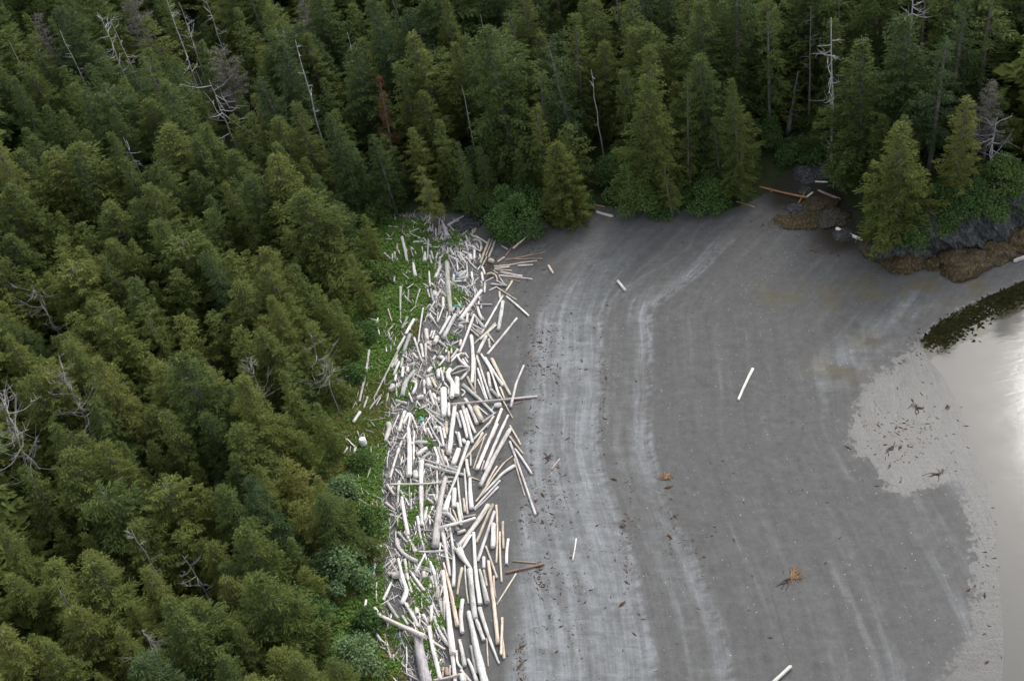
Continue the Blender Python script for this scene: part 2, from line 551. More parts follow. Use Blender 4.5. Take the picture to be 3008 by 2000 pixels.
def hit(px, py, lift=0.0):
    z = 1.5
    for _ in range(7):
        p = un(px, py, z)
        z = 0.35 * z + 0.65 * (hz(p[0], p[1]) + lift)
    p = un(px, py, z)
    return p


# ------------------------------------------------------------------ ground and sea
def axis(lo, f0, f1, hi, step):
    mid = np.arange(f0, f1, step)
    out_l, x, st = [], f0, step
    while x > lo:
        st *= 1.22
        x -= st
        out_l.append(x)
    out_r, x, st = [], mid[-1], step
    while x < hi:
        st *= 1.22
        x += st
        out_r.append(x)
    return np.array(out_l[::-1] + list(mid) + out_r)


gx = axis(-2500, -34, 60, 2500, 0.3)
gy = axis(-1500, 36, 124, 3500, 0.3)
GX, GY = np.meshgrid(gx, gy)
GP = np.stack([GX.ravel(), GY.ravel()], 1)
GZ = height(GP)
HG = GZ.reshape(len(gy), len(gx))


def hz(x, y):
    i = min(max(int(np.searchsorted(gx, x)) - 1, 0), len(gx) - 2)
    j = min(max(int(np.searchsorted(gy, y)) - 1, 0), len(gy) - 2)
    fx = (x - gx[i]) / (gx[i + 1] - gx[i])
    fy = (y - gy[j]) / (gy[j + 1] - gy[j])
    return float((HG[j, i] * (1 - fx) + HG[j, i + 1] * fx) * (1 - fy) + (HG[j + 1, i] * (1 - fx) + HG[j + 1, i + 1] * fx) * fy)


s_w = sdf(WPOLY, GP)
d_f = sdf(FPOLY, GP)
dA, arcA, sA = linedist(LA, GP)
dB, arcB, sB = linedist(LB, GP)
dC, arcC, sC = linedist(LC, GP)
# lines run from the camera end away; the sea lies on their right side (negative cross)
vA, vB, vC = -dA * sA, -dB * sB, -dC * sC
warp = (fbm(GP[:, 0] * 0.35, GP[:, 1] * 0.35, 3) - 0.5) * 2.2
near = sstep(104, 92, GP[:, 1])          # the dry strip thins out towards the head of the cove
dry = 0.16 + 0.54 * sstep(-0.6, 0.9, vC + warp * 0.6) * sstep(0.35, -0.25, vA + warp * 0.12)
gullies = 0.5 + 0.5 * np.sin(arcA * 0.9 + fbm(GP[:, 0] * 0.4, GP[:, 1] * 0.4, 2) * 9)
midz = sstep(0.0, 0.4, vA) * sstep(0.25, -0.1, vB + warp * 0.06)
dry = dry * (1 - midz) + midz * (0.24 + 0.46 * sstep(-3.0, -0.3, vB + warp * 0.4) * (0.55 + 0.45 * sstep(0.3, 0.7, fbm(arcA * 0.2, vB * 0.2 + 5, 3))))
# cusps: little dark teeth on the two berm edges
for vv, ar, amp in ((vB, arcB, 0.6), (vA, arcA, 0.45)):
    teeth = (np.abs(((ar * 2.6 + fbm(ar * 0.7, ar * 0 + 3, 2) * 6) % 1.0) - 0.5) < 0.2)
    zone = sstep(-1.1, -0.2, vv) * sstep(0.15, -0.05, vv)
    dry = dry - amp * 1.1 * teeth * zone * dry
dry = dry * (0.42 + 0.58 * near) + 0.0
third = plan([(2440, 1650), (2467, 1713), (2521, 1807), (2568, 1921), (2590, 2000)], 0.4)
dT, _, _ = linedist(third, GP)
dry += 0.34 * sstep(0.45, 0.05, dT + warp * 0.1)
patch = plan([(2450, 1090), (2500, 1040), (2580, 960), (2680, 900)], 0.4)
dP, _, _ = linedist(patch, GP)
lightpatch = sstep(3.4, 0.2, dP + warp * 0.9) * sstep(0.3, 0.65, fbm(GP[:, 0] * 0.7, GP[:, 1] * 0.7 + 8, 4))
dry += 0.5 * lightpatch
str1 = fbm(vB * 0.62 + 3, arcB * 0.045, 4)
str2 = fbm(vB * 1.3 + 11, arcB * 0.06 + 5, 4)
dry += 0.42 * sstep(16, 4, s_w) * sstep(0.46, 0.74, str1) * sstep(84, 66, GP[:, 1])
dry += 0.20 * sstep(0.52, 0.8, str2)
# thin pale swash curves near the head of the cove
for k, off in enumerate((0.0, 1.6, 2.5, 4.1, 5.2, -2.2, -3.4)):
    fade = fbm(arcB * 0.13 + k * 9, arcB * 0 + k, 3)
    dry += 0.24 * sstep(0.28, 0.03, np.abs(vB + off + (fbm(arcB * 0.1 + k, arcB * 0, 3) - 0.5) * 2.4)) * sstep(0.42, 0.62, fade) * sstep(86, 94, GP[:, 1])
flm = sdf(FILM, GP)
silt = sstep(2.4, -1.6, np.minimum(flm, s_w) + warp * 0.5)
wet = np.clip(silt * 0.9 + 0.35 * sstep(12, 2, s_w), 0, 1)
weed_refl_line = plan([(3300, 740), (3008, 850), (2930, 890), (2850, 935), (2770, 975), (2735, 1005)], 0.0)
dW, _, _ = linedist(weed_refl_line, GP)
cov = plan([(2310, 590), (2400, 590), (2450, 640), (2480, 690), (2440, 600), (2400, 540), (2370, 500), (2280, 560)], 0.8)
dL3, _, _ = linedist(cov, GP)
weed_shade_refl = 0.95 * sstep(4.2, 1.0, dL3 + warp * 0.9) + sstep(2.6, 0.9, dW + warp * 0.3) * sstep(0.15, -0.25, s_w)  # dark gravel plus painted shade in the inlet; weed plus tree reflection at shore
under = sstep(0.0, -0.5, s_w)
silt = silt * (1 - weed_shade_refl)
al1 = plan([(2300, 870), (2420, 880), (2560, 850), (2700, 820), (2800, 815)], 0.4)
al2 = plan([(2440, 1080), (2520, 1000), (2620, 930), (2720, 880), (2900, 850)], 0.4)
dL1, _, _ = linedist(al1, GP)
dL2, _, _ = linedist(al2, GP)
an_ = fbm(GP[:, 0] * 0.5 + 4, GP[:, 1] * 0.5, 4)
algae = 0.5 * sstep(4.5, 0.0, dL1 + warp * 0.9) * sstep(0.38, 0.68, an_) + 0.5 * sstep(4.0, 0.3, dL2 + warp * 0.9) * sstep(0.3, 0.7, an_)
dry *= sstep(0.0, 7.0, d_f + 0.5) * 0.55 + 0.45
veg = sstep(1.2, -0.4, d_f + warp * 0.3)
GREENS = plan([(1130, 655), (1240, 660), (1250, 700), (1265, 800), (1250, 900), (1235, 960), (1180, 1050), (1150, 1120), (1135, 1250), (1130, 1330), (1110, 1420), (1105, 1520), (1120, 1600), (1110, 1700), (1105, 1800), (1120, 1900), (1180, 2000), (1200, 2300), (900, 2300), (900, 655)], 2.3)
gsd = sdf(GREENS, GP)
veg = np.maximum(veg, sstep(0.6, -0.6, gsd + warp * 0.3))
nxg, nyg = len(gx), len(gy)
idx = np.arange(nxg * nyg).reshape(nyg, nxg)
quads = np.stack([idx[:-1, :-1].ravel(), idx[:-1, 1:].ravel(), idx[1:, 1:].ravel(), idx[1:, :-1].ravel()], 1)
ground = mesh_obj('ground', np.column_stack([GP, GZ]), quads, M_ground, smooth=True,
                  attrs=dict(dry=np.clip(dry, 0, 1.2), wet=wet, veg=veg, algae=algae, silt=silt, herb=sstep(1.0, -1.0, gsd) * sstep(-9, -3, d_f), weed_shade_refl=np.clip(weed_shade_refl, 0, 1), under=under, across=np.clip(vA, -60, 60), along=np.clip(0.96 * GP[:, 1] + 0.28 * GP[:, 0], -300, 600)))
tag(ground, 'grey sand beach running up into dark forest floor', 'ground', kind='structure')
wv = np.vstack([WPOLY, ])
# sea surface: one sheet cut well past the shore (the sand stands above it inland)
sx = axis(-200, 24, 64, 2500, 0.8)
sy = axis(-1500, 38, 96, 1200, 0.8)
SX, SY = np.meshgrid(sx, sy)
SP = np.stack([SX.ravel(), SY.ravel()], 1)
ids = np.arange(SP.shape[0]).reshape(len(sy), len(sx))
q = np.stack([ids[:-1, :-1].ravel(), ids[:-1, 1:].ravel(), ids[1:, 1:].ravel(), ids[1:, :-1].ravel()], 1)
dWs, _, _ = linedist(weed_refl_line, SP)
weed_reflection = sstep(3.4, 0.9, dWs + (fbm(SP[:, 0] * 0.4, SP[:, 1] * 0.4, 3) - 0.5) * 3)  # weed along the shore, and the trees' dark reflection painted with it
keep = (sdf(WPOLY, SP) < 1.5)[q].any(axis=1)
water = mesh_obj('water', np.column_stack([SP, np.zeros(len(SP))]), q[keep], M_water, smooth=True, attrs=dict(weed_shade_refl=weed_reflection))
tag(water, 'calm shallow sea water with bright sky glare', 'water', kind='structure')

# ------------------------------------------------------------------ driftwood logs
# each entry: x1 y1 x2 y2 [more points] / width [end width] / tint  (pixels of an enlarged tile; tile = origin and scale)
TILES = dict(A=(1000, 600, 3.136), B=(1000, 1000, 3.136), C=(1000, 1450, 2.851), D1=(1130, 620, 6.74), D2=(1130, 850, 6.74), D3=(1130, 1080, 6.74),
             D4=(1130, 1310, 6.74), D5=(1130, 1540, 6.74), D6=(1130, 1770, 6.74), S=(0, 0, 1.0))
LOGS = dict(
D1="""1130 180 1240 520/45 120/g root;1560 105 1250 285/48/g;340 520 440 990/65/g;565 1030 580 1150 610 1280/45 70/w;1100 1110 1000 1320/62 85/w;800 810 790 990/35 78/w
880 1200 900 1490/35/w;1040 840 1000 1100/40/w;1100 920 1080 1110/55/g;920 800 960 950/45/g;890 880 930 1040/40/w;860 560 850 960/28/g;1190 740 1430 1250/26/g
2080 560 1895 1030/50/t;2155 500 2000 890/22/t;2190 580 2060 920/42/t;2020 910 1910 1130/28/w;1900 1080 1840 1165/25/w;1790 490 2025 630/38/t;1700 450 1840 545/30/t
1750 575 1850 575 1900 620 1910 680/46/g;1600 610 1650 780/50/w;1780 760 1775 940/45/w;1660 680 1900 800/28/w;1690 340 1545 470/28/g;1870 265 1790 370/22/t
1805 185 1795 270/22/t;1500 295 1435 400/30/w;1470 375 1560 375/45/w;1780 285 1715 340/35/g;1745 375 1745 440/45/t;1780 340 1785 420/25/t;670 350 500 420/28/g
380 180 355 350/32/g;80 300 260 320/26/g;160 200 70 300/26/g;490 440 760 560/24/g;570 610 770 605/35/w;770 530 840 640/35/g;780 640 920 680/32/w;800 705 1060 715/26/g
1060 690 1180 760/35/g;1150 460 1070 630/35/w;1060 520 1010 590/30/g;870 340 850 430/50/g;960 250 940 390/28/g;890 290 920 400/32/g;1085 180 1060 440/22/t
1120 290 1080 470/55/g;1010 290 1010 480/30/g;980 100 860 200 760 320/50/g;800 370 710 520/32/g;1450 800 1570 880/38/w;1440 860 1520 970/26/w;1500 870 1600 1020/38/w
1620 1020 1640 1320/35/w;1620 920 1690 1000/40/w;1690 1020 1810 1140/35/w;1290 740 1370 870/40/w;1460 740 1380 860/25/w;1270 880 1450 970/35/w;1250 720 1250 840/28/w
1090 940 1190 830/30/w;1430 970 1450 1170/32/w;1590 1060 1480 1160/22/g;1540 1190 1450 1250/40/w;1600 1200 1470 1310/75/g;1430 1350 1620 1310/50/g;1385 1395 1610 1380/35/w
1370 1270 1360 1390/55/w;1720 1210 1735 1320/40/w;1920 1220 1945 1380/48/w;1935 1110 1985 1250/42/w;1750 1330 1740 1430/30/w;1850 1330 1780 1390/25/w;1990 1420 1975 1610/45/w
1910 1390 1940 1470/40/w;2160 1310 1980 1400/25/w;2030 1250 2110 1225 2190 1260 2225 1330 2215 1400/45 28/t;2070 970 2150 1000/85/t;1880 860 1885 910/35/w;1900 915 1850 960/30/w
0 1100 40 1210/30/m;60 1230 125 1360/40/m;190 1290 180 1400/50/m;0 840 120 950/40/g;155 850 155 990/30/g;195 810 205 940/40/g;250 940 245 990/30/w;520 720 570 765/30/w
430 730 445 800/25/g;600 800 625 850/30/w;740 710 755 830/28/w;350 1230 480 1340/24/g;1110 1350 1190 1450/40/w;770 1440 860 1500/30/w;930 1440 990 1490/28/w
1800 1420 1590 1520/20/w;1430 1470 1560 1510/25/w;250 650 245 770/45/m;1510 570 1540 710/25/t;1460 590 1490 680/25/t;1610 490 1640 600/40/g;1650 560 1700 670/30/g
1730 680 1800 740/40/w;1810 640 1860 740/45/g;1915 700 1905 770/50/w;1540 800 1740 880/30/w;1690 880 1700 950/70/w;1530 740 1600 760/25/w""",
D2="""1235 -530 1250 -100 1310 450/95 85/g;317 -40 310 300 320 670/60 18/m;700 0 610 320/45 20/m;470 0 460 240/30/m;850 20 890 160/40/g;915 0 960 230/45/g;985 60 1000 130/92/g
1110 0 1000 200/38/w;990 240 890 420/38/w;1130 40 1225 150/40/w;1160 170 1155 370/60/w;1180 300 1050 650/30/w;1100 290 960 360/40/g;760 370 700 760 665 1040/40 28/w
860 480 790 640/25/w;900 530 1050 740/70 15/w;920 420 1020 510/30/w;1290 540 1090 890/60/w;1400 500 1160 960/75 95/g;1390 350 1280 500/40/w;1240 450 1215 590/28/w
580 600 420 880/60/w;450 550 340 770/50/m;500 890 370 1240/75/m;370 1300 320 1550/50/m;400 930 250 1190/45/w;250 1300 140 1540/40/w;255 1390 200 1520/40/w;290 1430 230 1550/45/w
580 960 735 1420/50 25/w;820 810 840 1000/90/w;1040 950 990 1060/100/w;810 1040 930 1040/40/w;840 1060 935 1095/35/w;720 1090 760 1340/50/w;810 1080 825 1480/48 22/w
850 1120 920 1220/30/w;560 1270 650 1370/55/g;350 1300 520 1400/28/w;600 1440 400 1540/26/w;940 820 900 940/35/w;990 820 940 970/35/w;1180 1150 1050 1360/35/t
1080 1030 1210 1140/55/g;1220 1080 1440 1180/30/g;1450 1190 1310 1370/50/g;1440 1290 1320 1430/45/w;1325 1170 1320 1270/40/w;1460 1030 1330 1100/45/w;1505 1010 1490 1110/60/w
1240 1150 1210 1240/45/w;1270 1240 1260 1440/55/t;1220 1320 1220 1420/35/w;1190 1370 1080 1520/50/w;1000 1320 960 1390/50/w;1100 1340 1150 1360/75/w;1910 30 1500 590/76/w
1390 180 1520 370/45/t;1500 160 1520 310/30/g;1570 370 1480 490/30/w;1440 370 1500 490/40/w;2120 300 1790 300/40/g;1790 0 1790 160/35/w;1870 160 1900 230/35/w;2270 50 2285 190/45/t
1865 240 1860 290/35/w;1910 330 1910 380/40/w;1840 350 1870 480 1930 590/50 66/w root;1770 500 1490 1240/52/w;2340 130 1920 870/40 48/w;2340 240 2250 790/72/w;1780 510 1980 780/40 80/g
2040 880 2170 1050/60 28/t;1740 700 1930 800/45/g;1720 740 1910 900/30/t;1830 790 1940 870/30/t;2190 670 1770 1080/38/t;2200 710 1890 990/45/w;2020 920 1850 1260/55 75/w
1715 930 1730 1840/78 62/w;2060 980 2080 1160/45/w;1570 1280 1490 1275 1450 1330 1520 1440 1670 1550/46/w;1590 1260 1655 1360/40/w;1590 1350 1650 1450/30/w;1540 1380 1640 1530/45/w
1640 490 1625 640/50/w;1510 590 1570 620/78/w;1470 680 1660 640/55/g;1480 725 1540 745/85/w;1810 590 1840 690/35/w;1690 780 1860 930/50/g""",
B="""1295 125 1385 280 1460 510/20/w;1435 445 1585 710/18 10/t;1255 140 1385 540/22/w;1330 160 1495 415/26/w;1395 170 1565 500/32 24/t;1245 160 1240 490/14/t;1265 260 1350 545/22/w
1265 360 1345 560/14/w;1170 335 1250 490/22/t;1360 300 1380 430/28/w;1385 450 1460 525/30/g;1470 430 1510 530/16/t;1690 230 1625 380 1600 480 1570 610/18 26/w
1810 515 1400 553 1020 585/22 18/p;1680 562 1500 612/11/b;1425 600 1475 595/46/w;1420 600 1390 645/12/w;1245 620 1300 740/55/t;1260 600 1355 685/16/w;1130 410 1300 560 1410 670/38 22/g
1075 345 1070 500/50/w;1010 270 985 320 1030 390 1035 450 1025 520/44/w;950 450 955 690/60/W;1000 580 1000 690/25/w;1190 245 1090 240 1020 290/16/w;1190 255 1030 310/16/g
1180 270 1110 360/28/w;1115 450 1148 475 1120 510/18/w;1055 590 1030 800 1000 1040/36 50/w;1070 670 1110 800/28/w;1105 650 1165 890/26/w;1120 580 1215 940/30/w;1160 630 1240 850/26/w
1150 540 1260 760/34/w;1140 760 1170 900/20/w;1085 850 1110 980/30/w;1060 840 1090 890/20/w;1130 915 1150 940/36/w;1430 665 1310 750/12/g;1485 630 1260 1180/30/w;1545 690 1330 1190/22 32/w
1565 815 1290 1335/38 44/w;1450 770 1350 980/18/w;1410 700 1350 800/26/t;1370 760 1225 915/20/w;1310 850 1140 1100/24/t;1330 880 1225 1180/14/t;1345 860 1225 1005/14/t
1200 1045 1200 1150/16/w;1180 930 1080 1220 950 1540/32 20/w;1090 1000 1040 1140/50/w;1160 1100 1185 1250/35/w;1560 785 1660 960/18/t;1560 885 1680 1040/20/t;1560 930 1690 1290 1795 1600/22/w
1610 1000 1760 1225/22/w;1600 1090 1700 1430/18 10/t;1585 1065 1480 1160 1250 1480/13 16/t;1600 1155 1500 1220 1420 1300 1250 1475/35 16/w;1470 1290 1230 1550/18/w;1450 1350 1240 1560/24 12/w
1440 1160 1340 1340/20/t;2020 1090 1945 1185/12/t;1143 1182 1171 1596/18/w;265 90 240 260 175 560/22/m;580 0 460 230 310 530/17/m;490 425 455 455/48/g;380 500 270 630/16/m
250 520 215 620/18/m;180 660 120 750/28/w;140 990 110 1160/28/w;65 985 30 1040/16/w;270 740 410 715/18/b;95 1420 280 1520/12/m;430 1330 490 1420/30/p;540 200 490 320/22/w""",
A="""400 450 460 500/14/g;340 1130 360 1200/14/w;345 1050 335 1090/14/w;465 1230 510 1310/10/g;420 1310 425 1360/12/w;465 1290 465 1360/14/m;520 1380 430 1550/13/m
1820 195 1600 410/22/b;1790 240 1590 405/14/t;1820 240 1720 330/12/b;1720 225 1540 290/8/b;1640 215 1470 240/6/b;1600 370 1520 475/16/b;1480 380 1540 415/10/g;1510 490 1450 530/22/t
1890 440 1520 515/13/b;1860 500 1600 505/13/b;1810 522 1560 560/14/t;1560 562 1420 572/16/t;1770 558 1635 568/19/p;1555 577 1420 590/18/t;1580 612 1420 600/12/t;1480 625 1670 665/28/p
1460 655 1765 690/16/p;1545 685 1655 718/12/b;1410 610 1450 640/10/w;1460 665 1520 750/12/t;1440 705 1530 750/14/w;1585 705 1525 800/18/t;1440 765 1620 880/14/t;1530 850 1735 1030/19/w
1440 760 1370 795/16/w;1625 1050 1355 1380/22/w;1390 735 1530 745/18/w""",
D3="""360 0 345 180/60/w;455 0 460 90/70/w;230 140 200 260/50/w;590 60 410 300 350 550/70 100/g;530 270 620 300 605 410 550 520/66/w;160 350 130 440/105/g;240 320 240 570/40/w;480 510 550 680/45/w
220 650 430 710/60/g;650 600 760 570/88/w;780 250 790 520/45/w;850 220 890 380/85 120/w;930 210 1020 390/60/t;960 130 810 190/60/g;920 0 860 80/70/w;1060 50 1060 190/85/w
1110 10 1160 270/45/w;1175 0 1175 110/45/w;1180 310 1280 400/45/w;1270 420 1270 530/50/w;1350 410 1330 590/60/w;890 460 980 730/55/w;810 630 950 740/40/g;960 520 1020 630/60/w
1070 590 1075 690/45/w;870 730 690 820/50/w;800 820 1190 1190/38/g;900 850 1120 970/50/g;1010 960 1170 1050/60/g;1010 660 1090 900/45/w;1270 700 1270 940/60/w;830 990 1130 1560/32 45/g
400 860 280 1250/65/w;470 910 370 1110/60/w;510 900 460 1200/45/w;530 930 640 1200/40/w;740 1020 810 1300/40/w;690 1070 800 1270/30/w;850 1200 940 1390/45/w;1090 1170 1170 1550/50/w
1050 1150 1040 1310/30/w;1160 1200 1200 1390/55/w;1220 1070 1230 1320/60/t;620 1480 840 1480/80/g;980 1190 1050 1200/70/w;70 1110 90 1200 20 1440/120 85/w;280 930 140 1240/30/w;650 1440 1020 1440/25/w""",
D4="""470 -350 480 580/72 112/w;580 -280 570 270/55 40/w;460 -280 300 0 110 620/45/w;730 310 720 700 735 1550/115 68/w root2;1030 340 1040 1100/28 50/w;700 250 1480 500/60/g;800 370 1560 570/82 60/g
1290 400 1500 430/50/g;120 750 700 745 1330 705/30/w;1200 640 1100 1100 1000 1980/85 165/g;820 50 650 170/90/w;900 150 760 230/70/g;350 330 470 220/40/w;610 510 620 630/110/w
550 650 670 710/50/w;290 700 260 1130/60 30/w;310 880 480 1170/50 30/w;60 780 180 960/55/p;20 1120 200 1270/60/p;340 1010 370 1250 460 1760/60 85/w;830 1210 790 1480/60/w;650 1400 680 1560/60/w
960 1190 800 1550/30/w;890 1390 900 1550/40/w;690 1110 520 1250/22/w;1300 980 1190 1290/40 130/w;1380 850 1370 1200/95/w;1440 620 1540 1450/40 50/w;1560 1040 1590 1300/50 70/t
1130 1330 1280 1360 1400 1520/80/g;1340 1240 1460 1550/35/t;1440 1130 1510 1560/60/w;1800 1360 1560 1410/45/g;1790 1420 1540 1500 1100 1610/60/w;870 970 1010 970/35/w;850 1040 960 1140/60/p
1710 620 1890 680/38 20/t;1700 150 1705 380/40/w;1250 620 1360 620/35/t;850 610 1010 540/25/t;590 870 690 940/40/w;990 30 1060 250 1040 340/55/w;1050 30 1170 370/50/g;1130 70 1200 300/40/t
1200 210 1270 410/40/w;1970 290 1910 470/25/w;1840 360 1800 470/40/t;1690 640 1720 1230/60 98/w""",
D5="""400 150 620 530/60 40/w;270 160 440 350/55/g;240 290 260 440 420 620 640 730/85/g;670 0 700 200 780 500/50/w;800 600 860 800/35/w;670 540 1170 520/50/g;800 580 610 950/45/w
270 680 350 1050 430 1310 340 1560/55 100/w;400 690 540 1350/60 50/w;490 900 790 1310/50 66/w;530 1110 860 1510/40/w;200 490 310 630/40/w;170 1010 290 1010/125/w;90 980 150 980/90/w
770 950 770 1050/85/p;1140 120 1210 500 1290 1010/90 50/w;1290 70 1360 1220/40 80/w;1470 500 1550 660 1700 860/150 55/w root2;1165 760 1290 1250 1445 2000/45 88/T;1150 920 1250 1700 1350 2550/70 145/w
900 740 990 1000/60/w;980 1000 1150 1770/60/g;1030 820 1080 1350/30/w;920 1030 910 1310/35/w;940 1030 1000 1430/40/w;1530 860 1440 1380/75 50/t;1590 810 1660 1560/35/w;1680 890 1790 1850/112 120/g
1760 170 1800 900 1890 1560/70 92/w;1880 890 2030 1540/50 112/g;2050 720 2240 2350/60 88/T;2000 430 2220 1050/40 50/t;2150 0 2140 440/100/w;1960 650 1960 850/70/w;1960 900 2020 1210/50/t
2160 1020 2200 1450/45/t;1700 210 1540 470/65/w;1450 170 1590 120/70/w;1420 60 1445 110/95/g""",
C="""1240 95 985 440/40/w;1290 150 1150 560/26/w;1305 95 1305 575/18/t;1335 320 1350 735/18/t;1275 90 1140 405/24/t;1470 670 1310 925/14/t;1705 585 1385 660/20/b;1445 562 1640 580/12/b
1360 235 1365 455/22/t;1405 380 1390 580/26/w root;1975 375 1945 555/13/w;285 955 350 1040/25/w;135 600 200 760/18/m;215 350 170 600/24 48/m;200 1030 340 1230/24/m;215 890 195 1020/22/w
435 720 360 890/18 30/w;490 845 310 945/9/w;305 740 305 900/12/w;455 540 330 640/14/w;1355 1040 1345 1340/24/t;1350 1200 1370 1375/24/t""",
D6="""-140 240 780 660/88 112/P;60 0 260 310/70/g;400 0 660 470/60 80/w;430 10 860 490/45/w;350 260 460 430/60/g;630 110 640 200/80/w;760 240 850 400/80 40/w;930 60 920 360/65/w;950 0 1250 700/40/w
980 280 1130 640/60/w;1130 640 1260 840/70/w;870 470 930 820 1100 1500/62 92/w;820 660 1000 800 1190 920/55/p;650 640 700 1000 840 1600/185 225/m;0 620 120 1100/40 60/p;170 1030 180 1150/45/w
220 1070 490 1350/45/w;1480 730 1580 1240/60 90/w;1340 1050 1390 1560/80/w;1420 950 1440 1180 1530 1300/50/w;1650 1120 1820 1560/60 95/w;1710 850 1830 1390/60 80/g;1660 180 1800 800 2010 1720/92 175/w
1810 330 1960 730/80/w;1880 100 2260 1190/82 45/w;2020 700 2050 1250/36 24/t;970 1530 1490 1410/50/p;1220 1290 1235 1430/80/b;1160 1280 1150 1460/35/t;1300 1240 1290 1430/40/w;1510 1330 1700 1560/60/w
1530 1430 1560 1560/120/w;1540 -50 1535 580/92/w""",
S="""2211 1083 2192 1122 2169 1173/9 7/w;1815 826 1836 852/9/w;1611 780 1624 802/7/t;2322 1957 2270 2005/12/w;2979 767 3025 750/11/w;2458 671 2533 704/11 8/w;2232 549 2368 580/6/r;2372 551 2338 612/7/r
2403 559 2468 585/7/b;2397 626 2411 640/5/w;2395 534 2431 535/5/w;2387 566 2368 580/6/w;2164 592 2218 609/5/b;1752 623 1800 635/8/t;1740 602 1776 608/5/b;2258 556 2268 562/4/w""")
TINT = dict(w=(0.68, 0.65, 0.62), W=(0.80, 0.78, 0.76), g=(0.47, 0.455, 0.44), t=(0.56, 0.49, 0.40), T=(0.64, 0.525, 0.41), b=(0.30, 0.215, 0.16), r=(0.34, 0.17, 0.09), p=(0.56, 0.49, 0.46), P=(0.64, 0.57, 0.55), m=(0.42, 0.40, 0.38))
TNAME = dict(w='bleached white', W='brilliant white', g='weathered grey', t='pale tan', T='warm honey tan', b='dark brown', r='rusty brown', p='pinkish grey', P='pale pinkish', m='lichen-stained grey')


class Log:
    pass


logs = []
for tl, txt in LOGS.items():
    ox, oy, k = TILES[tl]
    for e in txt.replace('\n', ';').split(';'):
        a, b_, c = e.strip().split('/')
        v = list(map(float, a.split()))
        g = Log()
        g.px = [(ox + v[i] / k, oy + v[i + 1] / k) for i in range(0, len(v), 2)]
        ww = list(map(float, b_.split()))
        g.w = (ww[0] / k, ww[-1] / k)
        cc = c.split()
        g.t = cc[0]
        g.root = cc[1] if len(cc) > 1 else ''
        g.len = sum(math.dist(p, q_) for p, q_ in zip(g.px[:-1], g.px[1:]))
        g.score = (g.len + 6) * (sum(g.w) / 2) + (5000 if tl == 'S' or min(v[0], v[2]) > 1900 and tl in 'BC' or e.strip().startswith('1920 565') else 0)
        logs.append(g)
logs.sort(key=lambda g: -g.score)
big, small = logs[:300], logs[300:]


LIFTP = plan([(1128, 655), (1240, 655), (1280, 760), (1262, 900), (1215, 1010), (1165, 1120), (1150, 1260), (1125, 1420), (1130, 1560), (1120, 1720), (1130, 1880), (1160, 2040), (900, 2040), (900, 655)], 2.3)


def place(g, la=0.0, lb=0.0):
    if inside(LIFTP, un(*g.px[0], 2.3)[None, :2])[0]:      # logs ride on the mat of herbs
        la += 0.16
        lb += 0.16
    n = len(g.px)
    out = []
    for i, (x, y) in enumerate(g.px):
        t = i / (n - 1)
        w_ = g.w[0] * (1 - t) + g.w[1] * t
        r_ = 0.5 * w_ / 29.0
        p = hit(x, y, r_ * 0.8 + la * (1 - t) + lb * t)
        r_ = 0.5 * w_ / proj(p)[2]
        out.append((p, r_))
    return out


placed = []
order = sorted(logs, key=lambda g: (g.len / (sum(g.w) / 2)) + 0.02 * g.len)
for g in order:
    g.pts = place(g)
    la = lb = 0.0
    P0, P1 = g.pts[0][0], g.pts[-1][0]
    rm = 0.5 * (g.pts[0][1] + g.pts[-1][1])
    for t in np.linspace(0.06, 0.94, 9):
        s = P0 * (1 - t) + P1 * t
        for (a, b_, r2) in placed:
            ab = b_ - a
            u = ((s - a)[:2] @ ab[:2]) / (ab[:2] @ ab[:2] + 1e-9)
            if not -0.02 < u < 1.02:
                continue
            q_ = a + ab * u
            if np.hypot(*(q_ - s)[:2]) < 0.5 * (rm + r2):
                need = q_[2] + 0.85 * (rm + r2) - s[2]
                if need > 0:
                    if t < 0.5: la = max(la, need / (1 - t))
                    else: lb = max(lb, need / t)
    if la or lb:
        g.pts = place(g, min(la, 0.75), min(lb, 0.75))
    placed.append((g.pts[0][0], g.pts[-1][0], rm))


def spline(P, n):
    P = np.asarray(P, float)
    if len(P) == 2:
        t = np.linspace(0, 1, n)[:, None]
        return P[0] * (1 - t) + P[1] * t
    Q = np.vstack([2 * P[0] - P[1], P, 2 * P[-1] - P[-2]])
    out = []
    for tt in np.linspace(0, len(P) - 1 - 1e-6, n):
        i = int(tt)
        f = tt - i
        a, b_, c, d_ = Q[i:i + 4]
        out.append(0.5 * (2 * b_ + (c - a) * f + (2 * a - 5 * b_ + 4 * c - d_) * f * f + (3 * b_ - a - 3 * c + d_) * f ** 3))
    return np.array(out)


